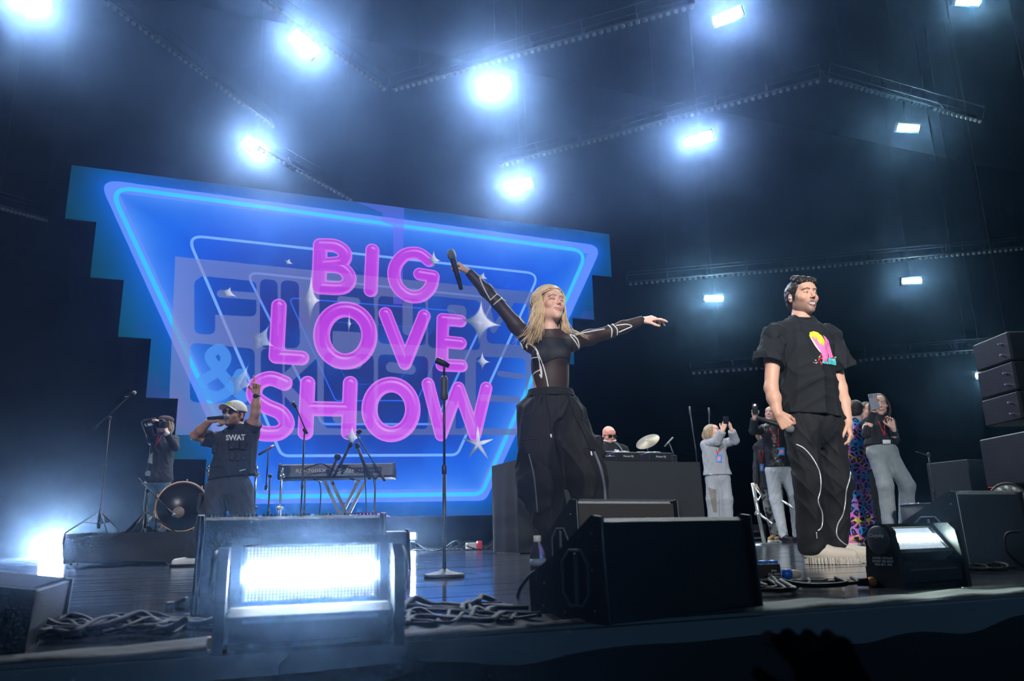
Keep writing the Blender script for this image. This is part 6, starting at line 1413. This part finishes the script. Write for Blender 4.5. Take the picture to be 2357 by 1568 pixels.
# ---------------------------------------------------------------- a general builder for the people further back
def figure(label, D, J, tone, hc, face, tilt=UP, male=True, top=None, topm=None, topfold=6, hem=None, trm=None, tr_r=(.10,.085,.075), sleeve=(.060,.045), hair=None, hairm=None, eyes='open', curls=None, sh=None, zg=0.0, waistz=None, hsc=.96, smile=0, stubble=0, hands=None, coat=None, hv_=.0048, name='person', hairlen=.25, torso_w=1.0, neckcol=True, brow=(.09,.05,.03)):
    for s in 'rl': J['a'+s][2] = zg + .10
    t = empty(name, label, 'person', ((J['ar'][0]+J['al'][0])/2, (J['ar'][1]+J['al'][1])/2, zg)); RH = hframe(face, tilt)
    H_ = make_head(hc, RH, hsc, hv_, male, tone, smile=smile, eyes=eyes, stubble=stubble, brow=brow); tp = torso_prims(J, male, w=torso_w); parts = [H_, patch(tp, .014)]
    for s in 'rl':
        hd = hands.get(s) if hands else None
        hp = hand_prims(J['w'+s], hd[0], hd[1], 1 if s == 'r' else -1, hd[2], s=.95 if male else .88, thumb=hd[3] if len(hd) > 3 else ((.75,.62,-.25),(.95,.15,-.3)), k=.002) if hd else []
        parts.append(patch(arm_prims(J, s, male) + hp, .0055)); parts.append(patch(leg_prims(J, s), .016))
    parts.append(patch([('cap', hc + RH@np.array([0,.022,-.07])*hsc, J['neck']-UP*.02, .052 if male else .042, .058)], .008)); body_mesh(t, parts, tone)
    R_, pel = torso_frame(J); bt = []
    ST = tp + [('cap', J['neck']-UP*.15, pel+UP*.02, .125*torso_w, .150*torso_w, {'k': .06, 'flat': (R_[:,1], .76)})]
    shirt = patch(ST, .009, .014, warp=folds(.005, topfold, int(D*10)), clips=[(hem, -UP), (J['neck']+UP*.045, UP)]); bt.append(shirt)
    for s in 'rl': g = 1 if male else .9; bt.append(patch([('cap', J['s'+s], J['e'+s], sleeve[0]*g, sleeve[1]*g*1.15, {'k': .02}), ('cap', J['e'+s], J['w'+s], sleeve[1]*g*1.15, sleeve[1]*g, {'k': .02})], .008, 0, warp=folds(.004, 7, 3), clips=[(J['w'+s]-nv(J['w'+s]-J['e'+s])*.015, J['w'+s]-J['e'+s])] ))
    vlink(top, join(bt), topm, t)
    TP = [('ell', pel, (.150,.115,.12), R_, {'k': .03}), ('cap', pel, pel+UP*.12, .135, .125, {'k': .03, 'flat': (R_[:,1], .8)})]
    for s in 'rl': TP += [('cap', J['h'+s]-UP*.02, J['k'+s], tr_r[0], tr_r[1], {'k': .03}), ('cap', J['k'+s], J['a'+s], tr_r[1], tr_r[2], {'k': .03})]
    tr = patch(TP, .009, warp=folds(.004, 6, int(D*7)), clips=[(np.array([0,0,zg+.06]), -UP), (pel+UP*.13, UP)]); vlink('trousers', tr, trm, t)
    if sh:
        for s in 'rl': shoe(t, J['a'+s]+FHV*.02, sh[0], sh[1], sh[2], ln=.26 if male else .24, ground=zg)
    if hair == 'short': vlink('hair', short_hair(hc, RH, hsc, .006, h=.005), hairm, t)
    if hair == 'buzz': vlink('hair', short_hair(hc, RH, hsc, .003, h=.005), hairm, t)
    if hair == 'long':
        hv, hq = short_hair(hc, RH, hsc, .006, h=.005, hairl=FHL); rs = random.Random(int(D*13)); b = MB()
        for i in range(90):
            az = rs.choice((-1, 1))*rs.uniform(1.15, PI); p = hc + RH@np.array([math.sin(az)*.080, -math.cos(az)*.098+.018, .02+rs.uniform(-.01,.04)])*hsc; o = nv((p-hc)*[1,1,0]); w_ = rs.uniform(.004,.008); q_ = [p]
            for k in range(1, 7): q_.append(p - UP*hairlen*rs.uniform(.85,1.05)*k/6 + o*.02*math.sin(k*.9) + RIGHT*rs.uniform(-.004,.004) + FHV*.004*k*(1 if az*az > 4 else 0))
            b.tube(q_, [w_]*5+[w_*.8, w_*.3], 5, cap=False)
        hh = vlink('hair', (hv, hq), hairm, t); b.build('hair_locks', hairm, hh, kind='stuff')
    return t, bvh_of(*bt), tr, RH
def JJ(D, **k): return {n_: at(v_[0], v_[1], D + (v_[2] if len(v_) > 2 else 0)) for n_, v_ in k.items()}
RL = mat('red_lanyard', (.60,.02,.03), .6); BDG = mat('blue_pass_card', (.04,.30,.80), .5); BDP = mat('pink_pass_print', (.85,.25,.35), .5); BDW = mat('white_pass_card', (.75,.76,.80), .5)
BLO = mat('ash_blonde_hair', (.48,.38,.25), .5, noise=(20, (.25,.18,.11), .8)); BRN = mat('brown_hair', (.10,.055,.03), .5, noise=(20, (.04,.02,.012), .8))
# photographer on the riser
D = 10.2; J = JJ(D, neck=(378,1003), sr=(350,1012), er=(336,975,-.12), wr=(357,969,-.30), sl=(402,1014), el=(404,1030,-.15), wl=(384,998,-.28), hr=(352,1105), hl=(378,1106), kr=(345,1160), kl=(374,1162), ar=(344,1215), al=(372,1215))
JKT = mat('dark_grey_jacket', (.022,.026,.034), .7); DNM = mat('blue_denim', (.05,.14,.22), .8, noise=(14, (.12,.26,.36), .5))
hc = at(378,978,D-.03); t, bv, tr, RH = figure('photographer in brown beret and long dark jacket on the riser, camera at the eye', D, J, 'fair', hc, nv(-FHV*.9-RIGHT*.2+UP*.05), male=False, top='jacket', topm=JKT, hem=at(370,1112,D), trm=DNM, tr_r=(.085,.07,.065), sleeve=(.062,.05), hair='long', hairm=BLO, eyes='open',
  hands={'r': (nv(RIGHT*.8-UP*.1), nv(-FHV*.4+UP*.8), [(40,50,30)]*4), 'l': (nv(UP*.8-RIGHT*.3), nv(RIGHT*.6-FHV*.2), [(50,60,30)]*4)}, sh=(-FHV, BLACK, BLACK), zg=RZ, hsc=.95, hairlen=.22)
v = Vox(*bounds([('ell',(0,.02,.06),(.1,.115,.06))], .02), .005); v.run([('ell',(0,.025,.075),(.095,.108,.050)), ('ell',(0,.018,.05),(.084,.103,.05),{'k':.02})]); v.clip(lambda X, Y, Z: .040-Z-Y*.15); V, Q = v.mesh(); vlink('beret', (hc+V@RH.T, Q), mat('brown_felt', (.11,.07,.065), .9), t)
CB = at(371,978,D-.30); ct = empty('photo_camera', 'black photo camera held up by the person in the beret', 'camera', CB); Rk = hframe(-FHV, UP)
b = MB(); b.box(CB, (.07,.035,.045), Rk, bev=.012); b.box(CB+UP*.05, (.025,.03,.02), Rk, bev=.008); b.build('camera_body', BLACK, ct); b = MB(); b.lathe([(.036,0),(.038,.06),(.034,.085),(.028,.085),(.026,.07)], CB-FHV*.03, nv(-FHV-RIGHT*.15-UP*.08), 20); b.build('lens', BG, ct)
decal('white_shirt_front', [(345,1048),(352,1042),(351,1068),(341,1066)], bv, WPI, t, .8, .006); decal('white_shirt_hem', [(333,1085),(347,1084),(346,1096),(336,1096)], bv, mat('grey_shirt', (.35,.37,.4), .7), t, .8, .006)
lanyard(t, bv, (366,1000), (374,1000), (357,1032), RL); b = MB(); b.lathe([(.036,-.03),(.036,.015)], J['wl'], J['wl']-J['el'], 14); b.build('white_cuff', WPI, t)
# bald man behind the draped table
D = TA @ FHV + .75*FHV[1] + .1; J = JJ(D, neck=(1404,1022), sr=(1374,1040), er=(1366,1066,-.05), wr=(1380,1062,-.28), sl=(1434,1037), el=(1448,1064,-.05), wl=(1442,1060,-.26), hr=(1390,1110), hl=(1418,1110), kr=(1390,1165), kl=(1418,1165), ar=(1390,1230), al=(1418,1230))
hc = at(1402,1003,D-.02); BHD = mat('black_hoodie', (.010,.011,.014), .9); t, bv, tr, RH = figure('bald man in sunglasses and black hoodie working at the draped table', D, J, 'ruddy', hc, nv(-FHV*.86+RIGHT*.30-UP*.22), top='hoodie', topm=BHD, hem=at(1400,1105,D), trm=CLK2, sleeve=(.070,.055), hands={'r': (nv(-FHV*.6+RIGHT*.3-UP*.45), nv(UP*.9-FHV*.3), RELAX), 'l': (nv(-FHV*.6-RIGHT*.1-UP*.45), nv(UP*.9-FHV*.3), RELAX)}, hsc=1.02, stubble=.35, torso_w=1.05, sh=(-FHV, BLACK, BLACK))
b = MB()
for s in (-1, 1): b.box(hc + RH@np.array([s*.032,-.104,.004])*1.02, (.027,.004,.018), RH, bev=.003); b.tube([hc + RH@np.array([s*.056,-.10,.012]), hc + RH@np.array([s*.082,.0,.010])], .003, 5)
b.box(hc + RH@np.array([0,-.106,.014])*1.02, (.02,.003,.004), RH); b.build('sunglasses', BG, t)
b = MB(); b.tube([J['neck']+UP*.045+(FHV*-.75+RIGHT*.65*0)*.02 + RIGHT*math.cos(a)*.075-FHV*math.sin(a)*.07 - UP*.02*max(0, math.sin(a)) for a in np.linspace(-.3, PI+.3, 20)], .010, 6); b.build('white_collar', WPI, t)
decal('white_chest_print', [(1414,1035),(1424,1036),(1424,1039),(1414,1038)], bv, WPI, t, 1, .004)
b = MB(); b.tube(smooth_path([at(1414,1018,D-.1), at(1426,1028,D-.15), at(1434,1042,D-.2), at(1434,1052,D-.2)], 5), .008, 6); b.build('cable_loop', RUB, t)
# woman in the grey tracksuit filming
D = 10.3; J = JJ(D, neck=(1640,1012), sr=(1624,1024), er=(1650,1016,-.16), wr=(1664,991,-.26), sl=(1665,1022), el=(1691,1014,-.12), wl=(1684,990,-.22), hr=(1640,1100), hl=(1665,1102), kr=(1641,1150,-.03), kl=(1671,1150,-.03), ar=(1647,1235), al=(1675,1235))
HTH = mat('heather_grey_fleece', (.30,.33,.38), .9, noise=(80, (.36,.39,.44), .4)); hc = at(1640,996,D-.02); t, bv, tr, RH = figure('blonde woman in grey tracksuit holding a phone up high beside the draped table', D, J, 'fair', hc, nv(-FHV*.45+RIGHT*.80+UP*.25), male=False, top='sweatshirt', topm=HTH, hem=at(1650,1094,D), trm=HTH, tr_r=(.092,.086,.075), sleeve=(.068,.058), hair='long', hairm=BLO, hairlen=.16,
  hands={'r': (nv(UP*.9+RIGHT*.3), nv(-FHV*.8-RIGHT*.3), [(20,30,15),(45,55,30),(50,60,30),(50,60,30)]), 'l': (nv(UP*.9-RIGHT*.25), nv(-FHV*.5+RIGHT*.5), [(20,30,15),(45,55,30),(50,60,30),(50,60,30)])}, sh=(-FHV*.8+RIGHT*.3, WS, WS), hsc=.95, torso_w=1.05)
phone(t, at(1671,972,D-.24), nv(RIGHT*.3-FHV), nv(UP+RIGHT*.05), 'dark phone held up high by the woman in the grey tracksuit', h_=.075, w_=.040); lanyard(t, bv, (1648,1034), (1655,1034), (1652,1048), RL, (1648,1047,1661,1065), [BDG, BDP])
decal('dark_chest_stripe', [(1652,1030),(1664,1018),(1666,1030),(1656,1040)], bv, mat('dark_grey_fleece', (.16,.17,.18), .9), t, .8, .004); tb2 = bvh_of(tr); decal('beige_patch', [(1630,1122),(1648,1128),(1650,1180),(1642,1180)], tb2, mat('beige_fleece', (.20,.19,.17), .9), t, .8, .005); decal('white_undershirt', [(1632,1091),(1670,1094),(1668,1098),(1640,1097)], bv, WPI, t, 1.2, .008)  # darker grey stripe laid on the sweatshirt chest
# man in the black leather top filming
D = 11.0; J = JJ(D, neck=(1778,976), sr=(1756,990), er=(1734,992,-.08), wr=(1737,962,-.22), sl=(1806,990), el=(1828,1032,.05), wl=(1832,1072,0), hr=(1778,1082), hl=(1806,1084), kr=(1786,1150), kl=(1828,1138,-.05), ar=(1803,1225,-.05), al=(1834,1225,.1))
LTH = mat('black_leather', (.015,.016,.018), .32, bump=(60,.3,3)); PGR = mat('pale_grey_trousers', (.42,.46,.50), .8); t, bv, tr, RH = figure('man in black leather top and pale trousers raising a phone with lit lamp', D, J, 'fair', at(1774,954,D), nv(-FHV*.7-RIGHT*.5+UP*.2), top='leather_top', topm=LTH, hem=at(1780,1076,D), trm=PGR, tr_r=(.105,.085,.06), sleeve=(.065,.052), hair='short', hairm=BRN,
  hands={'r': (nv(UP), nv(RIGHT*.3+FHV*.8), [(35,55,30)]*4), 'l': (nv(-UP), nv(RIGHT), RELAX)}, sh=(RIGHT*.25-FHV, BLACK, BLACK), hsc=.98)
pt, Rp = phone(t, at(1738,942,D-.30), -FHV, UP, 'black phone with glowing lamp raised by the man in the leather top', w_=.038); b = MB(); b.sphere(at(1737.5,932.5,D-.32), .010, 6); b.build('phone_lamp', glowmat('phone_lamp_glow', (1,.85,.82), 30), pt); lanyard(t, bv, (1772,986), (1791,988), (1792,1030), RL, (1791,1031,1805,1049), [BDG, BDP])
# person behind him
D = 11.7; J = JJ(D, neck=(1757,1018), sr=(1744,1030), er=(1741,1075), wr=(1740,1116), sl=(1786,1030), el=(1790,1075), wl=(1792,1110), hr=(1764,1125), hl=(1785,1125), kr=(1772,1170), kl=(1790,1170), ar=(1785,1222), al=(1800,1222))
DGH = mat('dark_grey_hoodie', (.035,.038,.045), .9); PAT = mat('black_patterned_trousers', (.012,.013,.014), .8, noise=(16, (.30,.32,.30), .12)); TAN = mat('tan_suede', (.45,.27,.12), .7)
t, bv, tr, RH = figure('person in dark grey hoodie and patterned trousers half hidden behind the leather-top man', D, J, 'fair', at(1756,1000,D), nv(-FHV), male=False, top='hoodie', topm=DGH, hem=at(1765,1128,D), trm=PAT, hair='long', hairm=BLO, hairlen=.14, sleeve=(.065,.05), hands={'r': (nv(-UP), nv(-RIGHT), RELAX), 'l': (nv(-UP), nv(RIGHT), RELAX)}, sh=(-RIGHT*.7-FHV*.6, TAN, WS)); lanyard(t, bv, (1748,1037), (1757,1037), (1754,1068), RL, (1750,1068,1758,1085), [BDG, BDP])
# person in leopard print behind the man in the printed shirt
D = 8.6; J = JJ(D, neck=(1968,972), sr=(1944,985,.05), er=(1938,1030,.1), wr=(1942,1070,.1), sl=(1986,985), el=(1976,1030,.12), wl=(1965,1070,.12), hr=(1955,1065), hl=(1976,1065), kr=(1965,1130,-.02), kl=(1982,1132,.05), ar=(1972,1222), al=(2002,1222,.3))
LEO = mat('leopard_print', (.80,.14,.60), .7); nt = LEO.node_tree; N = nt.nodes; L = nt.links; tc = N.new('ShaderNodeTexCoord'); vo = N.new('ShaderNodeTexVoronoi'); vo.feature = 'DISTANCE_TO_EDGE'; vo.inputs['Scale'].default_value = 17; L.new(tc.outputs['Object'], vo.inputs['Vector'])
r1 = N.new('ShaderNodeValToRGB'); r1.color_ramp.elements[0].position = .12; r1.color_ramp.elements[0].color = (1,1,1,1); r1.color_ramp.elements[1].position = .17; r1.color_ramp.elements[1].color = (.01,.01,.012,1); e_ = r1.color_ramp.elements.new(.34); e_.color = (.01,.01,.012,1); e_ = r1.color_ramp.elements.new(.40); e_.color = (.85,.8,.9,1); L.new(vo.outputs['Distance'], r1.inputs[0])
n_ = N.new('ShaderNodeTexNoise'); n_.inputs['Scale'].default_value = 5; L.new(tc.outputs['Object'], n_.inputs['Vector']); r2 = N.new('ShaderNodeValToRGB'); r2.color_ramp.elements[0].position = .42; r2.color_ramp.elements[0].color = (.80,.12,.60,1); r2.color_ramp.elements[1].position = .56; r2.color_ramp.elements[1].color = (.02,.35,.85,1); e_ = r2.color_ramp.elements.new(.36); e_.color = (.80,.75,.05,1); L.new(n_.outputs['Fac'], r2.inputs[0])
mx = N.new('ShaderNodeMixRGB'); mx.blend_type = 'MULTIPLY'; mx.inputs[0].default_value = 1; L.new(r1.outputs[0], mx.inputs[1]); L.new(r2.outputs[0], mx.inputs[2]); L.new(mx.outputs[0], N['Principled BSDF'].inputs['Base Color'])
PKS = mat('pink_trainer', (.80,.22,.45), .5); figure('short-haired person seen from behind in pink and blue leopard print suit', D, J, 'fair', at(1971,946,D), nv(FHV*.8+RIGHT*.5), top='leopard_shirt', topm=LEO, hem=at(1960,1078,D), trm=LEO, tr_r=(.10,.095,.105), hair='short', hairm=HD, hands={'r': (nv(-UP), nv(-RIGHT), RELAX), 'l': (nv(-UP), nv(RIGHT), RELAX)}, sh=(-RIGHT*.9-FHV*.3, PKS, WS), hsc=.98, sleeve=(.062,.05))
# man in the dark suit with papers
D = 9.1; J = JJ(D, neck=(1996,974), sr=(1980,985), er=(1978,1030,.1), wr=(1990,1062,-.1), sl=(2030,985), el=(2035,1030), wl=(2016,1072,-.15), hr=(1996,1075), hl=(2020,1075), kr=(1998,1140), kl=(2026,1140), ar=(2005,1222), al=(2035,1222))
SUIT = mat('black_suit', (.012,.014,.016), .8); t, bv, tr, RH = figure('man in dark suit with white shirt holding a clipboard, behind the woman in grey jeans', D, J, 'warm', at(1996,948,D), nv(-FHV*.7+RIGHT*.2), top='jacket', topm=SUIT, hem=at(2000,1095,D), trm=mat('dark_olive_trousers', (.02,.024,.020), .85), hair='short', hairm=BRN, hands={'r': (nv(-UP*.5+RIGHT*.5-FHV*.4), nv(-FHV), FIST), 'l': (nv(-RIGHT*.7-FHV*.5), nv(-FHV*.5-UP*.4), GRIP)}, sh=(-FHV, BLACK, BLACK), hsc=.98)
decal('white_shirt_front', [(1979,985),(1984,980),(1977,1005),(1973,1030),(1978,1044),(1972,1044),(1969,1020),(1972,1000)], bv, WPI, t, .8, .006); cc = at(1990,1062,D-.34); Rq = hframe(nv(-FHV-UP*.05), nv(UP*1+RIGHT*-.2)); ct = empty('clipboard', 'clipboard with white printed sheets in the suited man\'s hand', 'clipboard', cc)
b = MB(); b.box(cc, (.082,.004,.11), Rq); b.build('board', BLACK, ct); b = MB(); b.box(cc + Rq@np.array([.002,-.006,.004]), (.078,.0015,.104), Rq); pp = b.build('paper', mat('white_paper', (.75,.77,.85), .7), ct); b = MB()
for k in range(9): b.box(cc + Rq@np.array([-.01+.006*(k % 3),-.0085,.06-.015*k]), (.042-.006*(k % 3),.0006,.0016), Rq)
b.build('printed_lines', mat('faint_ink', (.3,.32,.38), .7), pp, kind='stuff')
# woman in grey jeans filming
D = 7.8; J = JJ(D, neck=(2024,962), sr=(1998,975), er=(1985,1005,-.1), wr=(2010,945,-.26), sl=(2046,976), el=(2060,1012,-.08), wl=(2056,985,-.24), hr=(2018,1040), hl=(2042,1040), kr=(2038,1118,-.05), kl=(2088,1118,-.05), ar=(2048,1218), al=(2082,1218,.1))
J['er'] = at(1993,1000,D-.20); BTP = mat('black_knit_top', (.010,.010,.012), .85); GJN = mat('washed_grey_denim', (.20,.24,.26), .85, noise=(9, (.33,.37,.39), .5)); hc = at(2024,932,D-.02)
t, bv, tr, RH = figure('long-haired woman in black top and grey jeans filming with a phone before her eye', D, J, 'fair', hc, nv(-FHV*.92-RIGHT*.28-UP*.05), male=False, top='knit_top', topm=BTP, hem=at(2030,1024,D), trm=GJN, tr_r=(.092,.074,.068), sleeve=(.052,.038), hair='long', hairm=BRN, hairlen=.30,
  hands={'r': (nv(UP*.95+RIGHT*.1), nv(FHV*.8-RIGHT*.4), [(30,55,30)]*4), 'l': (nv(UP*.9-RIGHT*.2), nv(FHV*.6+RIGHT*.4), PINCH)}, sh=(-FHV, WS, WS), hsc=.95)
phone(t, at(2011,925,D-.30), nv(-FHV*.95-RIGHT*.2), nv(UP-RIGHT*.08), 'blue-grey phone held before the face of the woman in grey jeans', mat('blue_grey_phone', (.08,.11,.17), .35), w_=.040, h_=.080)
lanyard(t, bv, (2022,970), (2036,966), (2036,1004), RL, (2031,1013,2049,1036), [BDW]); b = MB(); b.lathe([(.030,-.03),(.030,-.022)], J['wl'], J['wl']-J['el'], 12); b.build('bracelet', mat('gold_bracelet', (.7,.6,.35), .3, .9), t)
# dark raised glove in front of the stage, seen from the pit
D = .95; w0 = at(1990,1665,D); G = hand_prims(w0, nv(at(1890,1515,D)-w0), -FHV, 1, [(35,50,30),(60,75,40),(70,85,45),(75,85,45)], s=1.0, thumb=((.8,.5,-.3),(.9,.3,-.3))); G.append(('cap', w0, w0-UP*.35+RIGHT*.06, .034, .044, {'k': .02}))
gm = fast_mesh('glove', *patch(G, .004)); tag(link('raised_glove', gm, mat('black_glove', (.002,.002,.003), 1.0, 0, 0.0)), 'black gloved hand rising blurred from the pit at the bottom right', 'hand')
